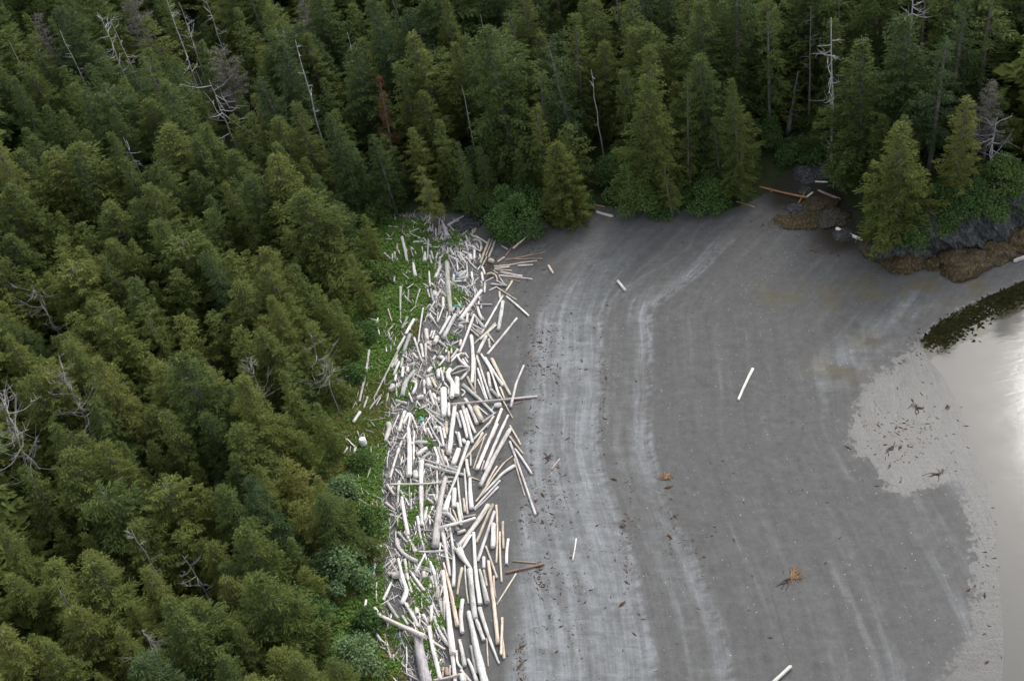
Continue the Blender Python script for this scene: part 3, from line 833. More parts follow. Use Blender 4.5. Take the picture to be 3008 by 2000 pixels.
def log_geo(g, rn, sides=10):
    L = g.len / 29.0
    n = int(np.clip(4 + L * 1.3, 5, 14))
    pts = spline([p for p, _ in g.pts], n)
    if len(g.px) == 2 and L > 1.2:          # a slight natural sweep
        s = np.sin(np.linspace(0, math.pi, n)) * rn.normal(0, 0.012) * L
        dr = pts[-1] - pts[0]
        nn = np.array([-dr[1], dr[0], 0]) / (np.hypot(dr[0], dr[1]) + 1e-9)
        pts = pts + s[:, None] * nn
    t = np.linspace(0, 1, n)
    rad = g.pts[0][1] * (1 - t) + g.pts[-1][1] * t
    rad = rad * (1 + rn.normal(0, 0.045, n))
    # end pieces: short bevel, sometimes a broken point
    e = rad[0] * 0.35
    dr0 = (pts[0] - pts[1]) / np.linalg.norm(pts[0] - pts[1])
    dr1 = (pts[-1] - pts[-2]) / np.linalg.norm(pts[-1] - pts[-2])
    k0, k1 = rn.choice([0.55, 0.72, 0.86], 2)
    pts = np.vstack([pts[0] + dr0 * e, pts, pts[-1] + dr1 * e])
    rad = np.concatenate([[rad[0] * k0], rad, [rad[-1] * k1]])
    ph = rn.random(4) * 6.28
    wob = lambda s_, an: 1 + 0.07 * np.sin(2 * an + ph[0] + s_ * 0.5) + 0.05 * np.sin(3 * an + ph[1] - s_ * 0.9) + 0.03 * np.sin(5 * an + ph[2])
    V, Fc, G = tube(pts, rad, sides, rn, True, 0.10, wob)
    return V, Fc, G + rn.random(3) * 40


def tint_arr(t, n, rn):
    c = np.array(TINT[t]) * (1 + rn.normal(0, 0.12)) + rn.normal(0, 0.010, 3)
    return np.tile(np.clip(c, 0.02, 0.86), (n, 1))


LOGOBJ = []
rl = np.random.default_rng(11)
for g in big:
    V, Fc, G = log_geo(g, rl)
    c = V.mean(axis=0)
    c[2] = V[:, 2].min()
    o = mesh_obj('driftwood_log', V - c, Fc, M_wood, smooth=True, attrs=dict(grain=G, tint=tint_arr(g.t, len(V), rl)))
    o.data.polygons[len(Fc) - 1].use_smooth = False
    o.data.polygons[len(Fc) - 2].use_smooth = False
    o.location = c
    g.obj = o
    if g.root:
        end, prv = (g.pts[-1][0], g.pts[-2][0]) if g.root == 'root' else (g.pts[0][0], g.pts[1][0])
        R_ = g.pts[-1][1] if g.root == 'root' else g.pts[0][1]
        ax = (end - prv) / np.linalg.norm(end - prv)
        sd_ = np.cross(ax, [0, 0, 1.0])
        for k in range(6):
            an = k * math.pi / 3 + rl.random() * 0.6
            ra = sd_ * math.cos(an) + np.array([0, 0, 1.0]) * max(-0.2, math.sin(an))
            p0 = end - ax * R_ * 1.2 + ra * R_ * 0.4
            p1 = end + ax * R_ * 0.5 + ra * R_ * 0.95
            p2 = end + ax * R_ * (0.9 + rl.random() * 0.5) + ra * R_ * (1.3 + 0.5 * rl.random())
            V2, F2, G2 = tube(spline([p0, p1, p2], 5), np.linspace(R_ * 0.34, R_ * 0.10, 5), 6, rl, True, 0.15)
            mesh_obj('root', V2 - c, F2, M_wood, o, True, dict(grain=G2 + k, tint=tint_arr(g.t, len(V2), rl)))
    LOGOBJ.append(g)

# small sticks and splinters between the logs: beyond counting, one object
JUMPX = [(1140, 640), (1345, 650), (1400, 715), (1395, 800), (1425, 850), (1390, 960), (1340, 1010), (1330, 1080), (1315, 1200), (1340, 1300), (1320, 1400), (1330, 1500), (1330, 1600), (1320, 1750), (1310, 1900), (1290, 2040), (1120, 2040), (1075, 1850), (1075, 1690), (1110, 1560), (1125, 1420), (1125, 1250), (1150, 1100), (1180, 1000), (1235, 900), (1255, 800), (1230, 720), (1180, 690)]
JUM = plan(JUMPX, 2.2)
SV, SF, SG, ST = [], [], [], []
so = 0


def add_stick(V, Fc, G, t, rn):
    global so
    SV.append(V); SG.append(G); ST.append(tint_arr(t, len(V), rn))
    SF.extend([tuple(i + so for i in f) for f in Fc])
    so += len(V)


for g in small:
    add_stick(*log_geo(g, rl, 8), g.t, rl)
jl, jh = JUM.min(axis=0), JUM.max(axis=0)
cnt = 0
HERBJ = LIFTP.copy()
while cnt < 4200:
    p = jl - [4.5, 0] + rl.random(2) * (jh - jl + [4.5, 0])
    ingr = not inside(JUM, p[None])[0]
    if ingr and (rl.random() > 0.12 or not inside(HERBJ, p[None])[0] or sdf(FPOLY, p[None])[0] < 0.4):
        continue
    dens = vnoise(np.array([p[0] * 0.45]), np.array([p[1] * 0.45]))[0]
    if rl.random() > 0.25 + 1.2 * sstep(0.3, 0.6, dens):
        continue
    L = float(np.clip(rl.lognormal(-0.45, 0.5), 0.22, 2.2))
    r_ = float(np.clip(L * rl.uniform(0.02, 0.06), 0.016, 0.075))
    an = math.radians(95) + rl.normal(0, 0.5)
    z = hz(*p) + r_ * 0.8 + abs(rl.normal(0, 0.06)) + (0.2 if ingr else 0)
    dv = np.array([math.cos(an), math.sin(an), rl.normal(0, 0.10)]) * L / 2
    c = np.array([p[0], p[1], z])
    side = np.array([-dv[1], dv[0], 0]) * rl.normal(0, 0.035)
    V, Fc, G = tube(np.array([c - dv, c + side, c + dv]), np.array([r_, r_ * 0.95, r_ * rl.uniform(0.5, 0.9)]), 5, rl, True, 0.2)
    add_stick(V, Fc, G + rl.random(3) * 40, rl.choice(list('wwwwggggggtpm')), rl)
    cnt += 1
st = mesh_obj('driftwood_sticks', np.vstack(SV), SF, M_wood, smooth=True, attrs=dict(grain=np.vstack(SG), tint=np.vstack(ST)))
tag(st, 'jumble of small bleached sticks and splinters among the logs', 'driftwood', kind='stuff')


# ------------------------------------------------------------------ labels that single things out
ORD = ['', 'nearest', 'second', 'third', 'fourth', 'fifth', 'sixth', 'seventh', 'eighth', 'ninth', 'tenth', 'eleventh', 'twelfth', 'thirteenth', 'fourteenth', 'fifteenth', 'sixteenth',
       'seventeenth', 'eighteenth', 'nineteenth', 'twentieth', 'twenty-first', 'twenty-second', 'twenty-third', 'twenty-fourth', 'twenty-fifth', 'twenty-sixth', 'twenty-seventh', 'twenty-eighth', 'twenty-ninth', 'thirtieth']


def relate(items, marks, noun):
    """items: (px, py, obj, description); marks: (px, py, phrase). Says which neighbour of which mark each item is."""
    buck = {}
    for it in items:
        x, y = it[0], it[1]
        m = min(marks, key=lambda k: math.dist((x, y), k[:2]))
        dx, dy = x - m[0], y - m[1]
        sec = ('right of' if dx > 0 else 'left of') if abs(dx) > abs(dy) else ('below' if dy > 0 else 'above')
        buck.setdefault((m[2], sec), []).append((math.hypot(dx, dy), it))
    for (ph, sec), L in buck.items():
        L.sort(key=lambda e: e[0])
        for i, (_, it) in enumerate(L):
            o = ORD[min(i + 1, len(ORD) - 1)]
            it[2]['label'] = f'{it[3]}, {o} {noun} {sec} {ph}' if i else f'{it[3]} just {sec} {ph}'


# logs one can point at by their look alone, by nearest pixel
NAMED = [((1305, 1181), 'short brilliant white log, thickest and brightest in the middle of the pile'), ((1450, 1175), 'very long grey pole with brown tip lying across the upright logs'),
         ((1325, 1128), 'S-shaped bleached white log beside the thick flat-ended log'), ((1365, 1060), 'hook-shaped white log curled beside the long upright white log'),
         ((1190, 1835), 'thick pale pinkish log slanting across the grass at the lower edge of pile'), ((1240, 1960), 'massive lichen-stained split trunk, widest of all, at the bottom of pile'),
         ((1315, 680), 'grey log with flared root foot under the forest-edge tree'), ((1450, 810), 'curved tan log bent like a horn near the brown fan of logs'),
         ((1405, 1217), 'stubby pale tan log chunk with cut ends on dark sand'), ((1400, 1903), 'thickest long white log running off the bottom of the picture'),
         ((1520, 1120), 'bent white log standing alone at the seaward edge, like a crooked finger'), ((2190, 1125), 'lone slender white log lying far out on the dark open sand'),
         ((1825, 839), 'short white log alone on the upper open sand'), ((1618, 791), 'tiny tan log alone on sand right of the brown log fan'),
         ((2300, 1980), 'white log cut off by the bottom edge out on the open sand'), ((3000, 760), 'white log end at the right edge below the seaweed rocks'),
         ((2495, 688), 'white log leaning on the tip of the rocky headland'), ((2300, 565), 'long rusty brown log across the mouth of the dark inlet'),
         ((2355, 580), 'rusty brown log standing across the long one in the dark inlet'), ((1687, 1612), 'slim white log alone on the pale sand strip low on the beach'),
         ((1632, 1363), 'short tan log alone on sand right of the pile'), ((1540, 1668), 'brown log with a knot pointing seaward low on the beach'),
         ((1470, 1345), 'thick long white log slanting down beside its thinner twin, mid-pile'), ((1310, 850), 'thick long grey trunk standing upright on the hill side of pile'),
         ((1238, 1437), 'white log with fan-shaped split top, upright left of the massive grey trunk'), ((1295, 1490), 'massive grey-white tapering trunk, thick end downward, in lower pile'),
         ((1365, 1640), 'club-shaped white log with thick broken head in the lower pile'), ((1458, 1750), 'long honey tan log, straight, at seaward edge of lower pile'),
         ((1325, 1740), 'slim honey tan log lying along the biggest white trunk of lower pile'), ((1188, 732), 'grey log rising alone out of the green herbs near the forest')]
LMARK = []
rest = list(LOGOBJ)
for (x, y), lab in NAMED:
    g = min(rest, key=lambda g: math.dist((x, y), (np.mean([p[0] for p in g.px]), np.mean([p[1] for p in g.px]))))
    g.obj['label'] = lab
    rest.remove(g)
LM = [(1305, 1181, 'the brilliant white thick log'), (1365, 1060, 'the hook-shaped white log'), (1190, 1835, 'the pinkish slanting log'), (1315, 690, 'the flared root foot'),
      (1450, 810, 'the horn-shaped tan log'), (1405, 1217, 'the stubby tan chunk'), (1400, 1903, 'the thickest white trunk at bottom'), (1310, 850, 'the upright thick grey trunk'),
      (1238, 1437, 'the fan-topped white log'), (1365, 1640, 'the club-shaped white log'), (1095, 1670, 'the green crate'), (1070, 1300, 'the white drum'), (1188, 732, 'the grey log in the herbs'),
      (1470, 1345, 'the big slanting twin logs'), (1450, 1700, 'the straight honey tan log'), (1237, 1230, 'the small teal scrap'), (1500, 780, 'the brown log fan'), (1270, 930, 'the split grey slab'),
      (1300, 1390, 'the crossed grey logs'), (2370, 570, 'the crossed rusty logs of inlet'), (1190, 1020, 'the mossy long log'), (1520, 1120, 'the crooked lone log'), (1240, 1960, 'the widest split trunk'), (1530, 700, 'the dark log bundle by bushes'), (1490, 1500, 'the row of parallel seaward logs')]
items = []
for g in rest:
    wm = sum(g.w) / 2
    size = 'stubby' if g.len < 3 * wm else ('thick' if wm > 12 else ('slender' if g.len > 11 * wm else ('long' if g.len > 80 else 'short')))
    items.append((np.mean([p[0] for p in g.px]), np.mean([p[1] for p in g.px]), g.obj, f'{size} {TNAME[g.t]} {"bent log" if len(g.px) > 2 and g.len < 90 else "log"}'))
relate(items, LM, 'log')
for g in LOGOBJ:
    g.obj['category'] = 'log'
    g.obj['group'] = 'driftwood logs washed up along the beach'

# ------------------------------------------------------------------ trees
def kites(base, dirv, nrm, L, W):
    """many small four-cornered sprays: base points, directions, normals, lengths and widths (arrays)"""
    side = np.cross(dirv, nrm)
    side /= np.linalg.norm(side, axis=1)[:, None] + 1e-9
    a = base
    mid = base + dirv * (L * 0.55)[:, None]
    b1 = mid + side * W[:, None] * 0.5
    b2 = mid - side * W[:, None] * 0.5
    c = base + dirv * L[:, None] - np.array([0, 0, 1.0]) * (L * 0.12)[:, None]
    V = np.stack([a, b1, c, b2], 1).reshape(-1, 3)
    n = len(base)
    k = np.arange(n)[:, None] * 4
    return V, np.hstack([k, k + 1, k + 2, k + 3])


def spruce_crown(seed, h, r, cb=0.12, dens=1.0, irr=0.25, droop=0.35, power=0.8, spray=0.5, step=0.42, lean=0.0, gaps=0.12, sticks=True, top=1.0, wide=1.0):
    rn = np.random.default_rng(seed)
    B, D, NN, LL, WW = [], [], [], [], []
    SVv, SFf, off = [], [], 0
    z = h * cb
    ph = rn.random(3) * 6.28
    while z < h * 0.985 * top:
        f = (z - h * cb) / (h * (1 - cb))
        prof = (1 - f) ** power * min(1.0, 0.62 + f * 2.4)
        nb = max(3, int(round((5.2 + 2.0 * (1 - f)) * dens)))
        a0 = rn.random() * 6.28
        for k in range(nb):
            if rn.random() < gaps:
                continue
            az = a0 + k * 2 * math.pi / nb + rn.normal(0, 0.25)
            lobe = 1 + irr * (math.sin(az * 2 + ph[0] + z * 0.5) * 0.6 + math.sin(az * 3 + ph[1] - z * 0.9) * 0.4)
            Lb = max(0.25, r * prof * lobe * rn.uniform(0.68, 1.12))
            up = 0.55 * f - droop * (1 - f) * 0.9 + rn.normal(0, 0.10)
            hd = np.array([math.cos(az), math.sin(az), 0])
            m = max(3, int(Lb / (0.23 if wide < 1.2 else 0.30)))
            tt = np.linspace(0.18 if Lb > 1 else 0.05, 1, m)
            pts = hd * (Lb * tt)[:, None]
            pts[:, 2] += z + Lb * (up * tt - 0.22 * tt ** 2 + 0.16 * tt ** 3) + rn.normal(0, 0.03, m)
            pts[:, 0] += lean * z
            if sticks:
                tw = np.cross(hd, [0, 0, 1.0]) * 0.028
                p0 = np.array([lean * z, 0, z])
                v = np.array([p0 + tw, p0 - tw, p0 + [0, 0, 0.05], pts[-1]])
                SVv.append(v)
                SFf += [(off, off + 1, off + 3), (off + 1, off + 2, off + 3), (off + 2, off, off + 3)]
                off += 4
            sd_ = np.array([-hd[1], hd[0], 0])
            for s in ((-1, 1, 0, -1, 1, -1, 1) if wide < 1.2 else (-1, 1, 0, -1, 1)):
                mm = m if s else max(2, m // 2)
                pp = pts[m - mm:] + rn.normal(0, 0.10, (mm, 3)) * [1, 1, 0.9]
                t2 = tt[m - mm:]
                spread = rn.uniform(0.5, 1.25, mm)[:, None] * s
                dv = hd * (0.85 if s else 1.0) + sd_ * spread + np.array([0, 0, 1.0]) * rn.normal(0.02 if s else 0.28, 0.25, mm)[:, None]
                dv /= np.linalg.norm(dv, axis=1)[:, None]
                nv = np.tile([0, 0, 1.0], (mm, 1)) + rn.normal(0, 0.42, (mm, 3))
                ll = spray * (0.62 + 0.75 * np.sin(np.clip(t2, 0, 1) * 2.6)) * rn.uniform(0.6, 1.25, mm) * (0.75 + 0.1 * Lb)
                B.append(pp); D.append(dv); NN.append(nv); LL.append(ll); WW.append(ll * rn.uniform(0.17, 0.31, mm) * wide)
        z += step * rn.uniform(0.75, 1.25)
    if top > 0.99:
        for _ in range(14):
            B.append(np.array([[lean * h, 0, h * rn.uniform(0.93, 0.985)]])); D.append(np.array([[rn.normal(0, 0.35), rn.normal(0, 0.35), 0.9]]))
            NN.append(rn.normal(0, 1, (1, 3))); LL.append(np.array([spray * 0.8])); WW.append(np.array([spray * 0.25]))
    V, Fq = kites(np.vstack(B), np.vstack(D), np.vstack(NN), np.concatenate(LL), np.concatenate(WW))
    return V, Fq, (np.vstack(SVv) if SVv else None), SFf


def crown_mesh(name, V, Fq, SVv, SFf, m1, m2):
    faces = [tuple(f) for f in Fq]
    mi = [0] * len(faces)
    if SVv is not None:
        faces += [tuple(i + len(V) for i in f) for f in SFf]
        mi += [1] * len(SFf)
        V = np.vstack([V, SVv])
    me = bpy.data.meshes.new(name)
    me.from_pydata(V.tolist(), [], faces)
    me.materials.append(m1)
    me.materials.append(m2)
    me.polygons.foreach_set('material_index', np.array(mi, np.int32))
    return me


def trunk_mesh(h, r0, lean=0.0, m=None, seed=0, top=0.97):
    rn = np.random.default_rng(seed + 900)
    n = 7
    t = np.linspace(0, top, n)
    pts = np.stack([lean * t * h + np.cumsum(rn.normal(0, 0.03, n)), np.cumsum(rn.normal(0, 0.03, n)), t * h - 0.4 * (t == 0)], 1)
    V, Fc, _ = tube(pts, r0 * (1 - t) ** 0.8 + 0.03, 7)
    me = bpy.data.meshes.new('trunk')
    me.from_pydata(V.tolist(), [], Fc)
    me.materials.append(m or M_bark)
    me.polygons.foreach_set('use_smooth', np.ones(len(Fc), bool))
    return me


PROTO = {}


def proto(key, n, **kw):
    L = []
    tk = kw.pop('trunk', 0.22)
    m1 = kw.pop('mat', M_spruce)
    for i in range(n):
        sd_ = (sum(map(ord, key)) * 13 + i * 101) % 9973
        k2 = dict(kw)
        L.append((crown_mesh('crown', *spruce_crown(sd_, **k2), m1, M_greyneedle), trunk_mesh(kw['h'], tk, kw.get('lean', 0), seed=sd_, top=0.97 * min(1.0, kw.get('top', 1.0) + 0.02)), kw['h'], kw['r']))
    PROTO[key] = L


proto('broad', 4, h=11.5, r=3.3, cb=0.06, dens=1.25, irr=0.45, droop=0.26, power=0.76, spray=0.37, step=0.30, gaps=0.12)
proto('tall', 4, h=15.0, r=3.1, cb=0.10, dens=1.15, irr=0.48, droop=0.42, power=0.78, spray=0.39, step=0.34, gaps=0.14)
proto('slim', 3, h=13.5, r=2.3, cb=0.14, dens=0.9, irr=0.35, droop=0.45, power=0.68, spray=0.4, step=0.38, gaps=0.18)
proto('ragged', 3, h=15.0, r=2.5, cb=0.28, dens=0.72, irr=0.5, droop=0.35, power=0.6, spray=0.42, step=0.52, gaps=0.34)
proto('flat', 2, h=13.0, r=3.0, cb=0.3, dens=1.0, irr=0.4, droop=0.05, power=0.42, spray=0.55, step=0.5, gaps=0.2, top=0.93)
proto('dense', 2, h=10.5, r=3.7, cb=0.05, dens=1.5, irr=0.18, droop=0.2, power=0.72, spray=0.38, step=0.26, gaps=0.04)
proto('rusty', 1, h=11.0, r=2.2, cb=0.2, dens=0.7, irr=0.4, droop=0.3, power=0.7, spray=0.45, step=0.55, gaps=0.3, mat=M_rust)
proto('greyed', 2, h=12.0, r=2.4, cb=0.3, dens=0.8, irr=0.4, droop=0.0, power=0.45, spray=0.4, step=0.5, gaps=0.25, mat=M_greyneedle)

trees = []        # (px, py, obj, kind)


def tone_at(x, y):
    """needle colour drifts across the wood: olive in the open stand near the beach, darker further back"""
    lightstand = float(sstep(0, 30, np.array([-x]))[0] * sstep(130, 105, np.array([y]))[0])
    return np.clip(0.40 + 0.22 * lightstand + random.gauss(0, 0.19), 0.02, 1.0)


def plant(kind, x, y, h=None, width=None, name='spruce_tree', i=None, tone=None):
    """stand a copy of a tree of this kind at plan point x, y"""
    L = PROTO[kind]
    cm, tm, h0, r0 = L[(i if i is not None else random.randrange(len(L))) % len(L)]
    s = (h or h0) / h0
    sw = (width / (2 * r0)) if width else s * random.uniform(0.95, 1.42 if x < 0 and y < 130 else 1.28)
    e = empty(name, (x, y, hz(x, y) - 0.15))
    e.rotation_euler = (random.gauss(0, 0.05), random.gauss(0, 0.05), random.random() * 6.28)
    e.scale = (sw, sw, s)
    for nm, me in (('trunk', tm), ('crown', cm)):
        o = bpy.data.objects.new(nm, me)
        col.objects.link(o)
        o.parent = e
        if nm == 'crown':
            o['tone'] = float(tone_at(x, y) if tone is None else tone)
    return e


def px_height(bx, by, tx, ty, cover=0.0):
    b = hit(bx, by, cover)
    b = np.array([b[0], b[1], hz(b[0], b[1])])
    lo, hi = 1.0, 40.0
    for _ in range(30):
        mid = (lo + hi) / 2
        if proj(b + [0, 0, mid])[1] > ty: lo = mid
        else: hi = mid
    return b, lo


FEATURE = [  # base px, top px, crown width px, kind, label
    ((1283, 668), (1270, 482), 95, 'ragged', 'small olive spruce with exposed roots at the head of the log pile'),
    ((1668, 648), (1630, 420), 175, 'dense', 'broad dense cone-shaped spruce overhanging the sand at the cove head'),
    ((1612, 575), (1590, 297), 100, 'slim', 'pale-tipped slim spruce behind the broad cone-shaped spruce'),
    ((1060, 640), (1010, 335), 150, 'tall', 'blue-green layered spruce at the inner corner of the forest edge'),
    ((1165, 628), (1133, 400), 110, 'slim', 'thin grey-green spruce with bare lower trunk beside the herb patch'),
    ((1920, 590), (1885, 120), 200, 'tall', 'tall broad olive spruce above the green alder bushes'),
    ((2180, 588), (2148, 235), 125, 'tall', 'column-shaped spruce standing at the left lip of the dark inlet'),
    ((2022, 580), (2012, 235), 80, 'ragged', 'brownish half-dead spruce with grey spike top above the cove'),
    ((2632, 690), (2668, 360), 245, 'broad', 'big drooping spruce leaning out over the tip of the headland'),
    ((2520, 520), (2540, 112), 240, 'tall', 'wide dark spruce towering behind the grey dead tree of the inlet'),
    ((2800, 590), (2800, 275), 140, 'slim', 'yellow-green spruce above the rock cliff'),
    ((2262, 420), (2258, -60), 130, 'ragged', 'tall spruce with bare trunk and dead lower twigs above the inlet'),
    ((1395, 640), (1385, 405), 70, 'slim', 'narrow dark spruce left of the alder bush at cove head'),
    ((1450, 600), (1440, 420), 75, 'slim', 'small pointed green spruce just above the alder bush'),
    ((1545, 590), (1525, 430), 90, 'tall', 'bushy dark spruce tucked left of the broad cone-shaped one'),
    ((1860, 640), (1850, 490), 55, 'ragged', 'little yellowish spruce poking out of the alder leaves'),
    ((1975, 640), (1968, 470), 80, 'ragged', 'stunted rusty-tinged spruce hanging over the sand'),
    ((2120, 560), (2100, 330), 90, 'slim', 'thin spruce half hidden behind the column-shaped one'),
    ((2395, 470), (2385, 330), 80, 'broad', 'low dark spruce over the back of the inlet'),
    ((1130, 400), (1050, 225), 75, 'rusty', 'rust-red dying spruce in the middle of the forest'),
    ((680, 250), (660, 140), 130, 'greyed', 'bare grey-crowned spruce with flat twiggy top on the hillside'),
    ((430, 110), (425, -20), 100, 'greyed', 'pale grey dead-crowned spruce at the top of the hillside'),
    ((890, 110), (880, 10), 90, 'greyed', 'greyish thin-crowned spruce near the upper edge of forest'),
    ((150, 150), (130, 40), 70, 'greyed', 'faded grey spruce near the upper corner of forest'),
    ((810, 250), (800, 130), 120, 'flat', 'flat-topped yellowish spruce beside the long bare snag'),
    ((2900, 350), (2905, 230), 110, 'greyed', 'grey fuzzy dead-topped spruce over the headland'),
]
occupied = []
for k, (b, t, wpx, kind, lab) in enumerate(FEATURE):
    p, h = px_height(*b, *t, 6.5 if kind in ('rusty', 'greyed', 'flat') else 0.0)
    sc_px = proj(p + np.array([0, 0, h / 2]))[2]
    e = plant(kind, p[0], p[1], h, wpx / sc_px, i=k, tone=dict({0: 0.85, 1: 0.8, 2: 0.8, 3: 0.15, 4: 0.2, 8: 0.75, 10: 0.95, 15: 0.9, 7: 0.7, 16: 0.8, 24: 0.95, 5: 0.6, 6: 0.55}).get(k, 0.4))
    tag(e, lab, 'tree', 'spruce trees of the shoreline forest')
    occupied.append((p[0], p[1], 0.38 * wpx / sc_px))

M_snagm = simple('grey_deadwood', (0.10, 0.093, 0.086), (0.24, 0.228, 0.215), 2.5)
# --- standing dead trees
def snag(b, t, label, mt=None, nbr=10, blen=0.22, r0=0.16, seed=1, curve=0.0, grp='dead snags standing in the forest'):
    onbank = 2200 < b[0] and b[1] > 330
    p, h = px_height(*b, *t, 0.0 if onbank else (7.5 if b[0] > 800 or b[1] < 500 else 5.5))
    topx = proj(p + np.array([0, 0, h]))[0]
    rn = np.random.default_rng(seed)
    lean = 0.9 * (t[0] - topx) / proj(p + np.array([0, 0, h]))[2]
    e = empty('dead_snag', p - np.array([0, 0, 0.2]))
    n = 8
    tt = np.linspace(0, 1, n)
    pts = np.stack([lean * tt + rn.normal(0, 0.05, n) + curve * np.sin(tt * 3), rn.normal(0, 0.05, n), tt * h], 1)
    V, Fc, _ = tube(pts, 0.85 * r0 * (1 - 0.82 * tt), 7, rn, True, 0.15)
    mt = mt or M_snag
    mesh_obj('trunk', V, Fc, mt, e, True)
    for k in range(nbr):
        f = rn.uniform(0.35, 0.97)
        a = np.array([np.interp(f, tt, pts[:, i]) for i in range(3)])
        az = rn.random() * 6.28
        L = h * blen * (1.15 - f * 0.7) * rn.uniform(0.5, 1.2)
        dv = np.array([math.cos(az), math.sin(az), rn.normal(0.1, 0.35)])
        P = [a, a + dv * L * 0.5 + [0, 0, -0.04 * L], a + dv * L + np.array([rn.normal(0, 0.12), rn.normal(0, 0.12), rn.uniform(-0.1, 0.3)]) * L]
        V, Fc, _ = tube(spline(P, 5), np.linspace(0.055, 0.014, 5) * (r0 / 0.16) ** 0.5, 4)
        parts = [(V, Fc)]
        for j in range(4):
            u = rn.uniform(0.3, 0.95)
            q0 = P[0] * (1 - u) + P[2] * u
            d2 = dv + rn.normal(0, 0.7, 3)
            V2, F2, _ = tube(np.array([q0, q0 + d2 * L * 0.13, q0 + d2 * L * 0.28 + [0, 0, 0.05 * L]]), np.array([0.03, 0.02, 0.01]), 3)
            parts.append((V2, F2))
        V, Fc = merge(parts)
        mesh_obj('branch', V, Fc, mt, e)
    tag(e, label, 'dead tree', grp)
    occupied.append((p[0], p[1], 0.9))
    return e


SNAGS = [((2446, 330), (2441, 45), 'white snag with stubby mossy branches above the headland', None, 16, 0.16, 0.2), ((2668, 200), (2682, -30), 'bright white snag with crooked arms at the upper edge', None, 14, 0.2, 0.24),
         ((2490, 520), (2484, 375), 'small grey dead tree with bare arms on the inlet bank', None, 16, 0.42, 0.16), ((2905, 525), (2930, 340), 'pale dead tree with tangled drooping branches over the cliff', None, 20, 0.45, 0.18),
         ((2312, 400), (2350, 212), 'dark broken trunk leaning over the inlet', M_snagd, 4, 0.2, 0.42), ((2378, 360), (2381, 15), 'straight bare pole trunk between the two tall spruces of inlet', M_snagd, 9, 0.09, 0.2),
         ((2625, 375), (2640, 205), 'grey half-bare trunk behind the big drooping spruce', M_snagd, 12, 0.2, 0.2), ((545, 180), (485, -20), 'tall white snag, longest of the hilltop group', None, 8, 0.12, 0.16),
         ((557, 115), (525, 5), 'thin white snag just beside the tallest hilltop snag', None, 10, 0.16, 0.13), ((335, 150), (292, 40), 'forked whitish snag with twisted crown on the hillside', None, 18, 0.24, 0.15),
         ((228, 190), (172, 85), 'slanting grey snag low on the upper hillside', None, 6, 0.14, 0.12), ((378, 175), (325, 60), 'slim leaning snag right of the twisted-crown snag', None, 6, 0.12, 0.12),
         ((634, 90), (603, -10), 'short bright snag at the upper edge of hillside', None, 8, 0.18, 0.12), ((920, 350), (868, 118), 'long bare grey snag slanting beside the flat-topped spruce', None, 8, 0.07, 0.16),
         ((662, 345), (612, 230), 'white Y-forked dead tree with arched arms in the forest', None, 12, 0.5, 0.15), ((388, 455), (361, 398), 'short white broken snag above the lower forest', None, 6, 0.2, 0.13),
         ((1034, 165), (1021, 92), 'small spiky white snag above the rust-red spruce', None, 10, 0.22, 0.12), ((1424, 115), (1409, 40), 'knobbly pale snag top near the upper edge, middle of forest', None, 10, 0.15, 0.15),
         ((1753, 318), (1735, 200), 'thin grey pole snag in the dark gap of the forest', None, 5, 0.06, 0.13), ((1371, 340), (1357, 248), 'thin bare pole in the green gap of the forest', None, 4, 0.06, 0.12),
         ((60, 1400), (10, 1180), 'big grey dead tree with long tangled limbs at the left edge', M_snagm, 30, 0.28, 0.17), ((245, 1270), (180, 1070), 'grey dead tree with feathery limbs among the lower spruces', M_snagm, 30, 0.24, 0.13),
         ((150, 930), (85, 830), 'small grey dead tree in the dark gap of the lower forest', M_snagm, 18, 0.3, 0.1), ((470, 1960), (420, 1850), 'dead grey twiggy top in the foreground forest', M_snagm, 22, 0.26, 0.1),
         ((760, 1130), (720, 1040), 'grey twiggy dead top inside the lower forest slope', M_snagm, 18, 0.25, 0.09), ((445, 1660), (380, 1550), 'grey leaning bare trunk in the foreground canopy', M_snagm, 8, 0.14, 0.16),
         ((590, 1700), (530, 1620), 'short bare grey trunk among foreground branches', M_snagm, 10, 0.2, 0.14), ((940, 1060), (900, 960), 'tangled grey dead top near the herb strip', M_snagm, 16, 0.25, 0.09),
         ((70, 210), (25, 120), 'thin grey snag near the upper left corner', None, 5, 0.1, 0.11), ((2470, 100), (2462, -40), 'slim pale trunk rising behind the mossy white snag', None, 7, 0.1, 0.13)]
for k, (b, t, lab, mt, nb, bl, r0) in enumerate(SNAGS):
    snag(b, t, lab, mt, nb, bl, r0, seed=k + 5)

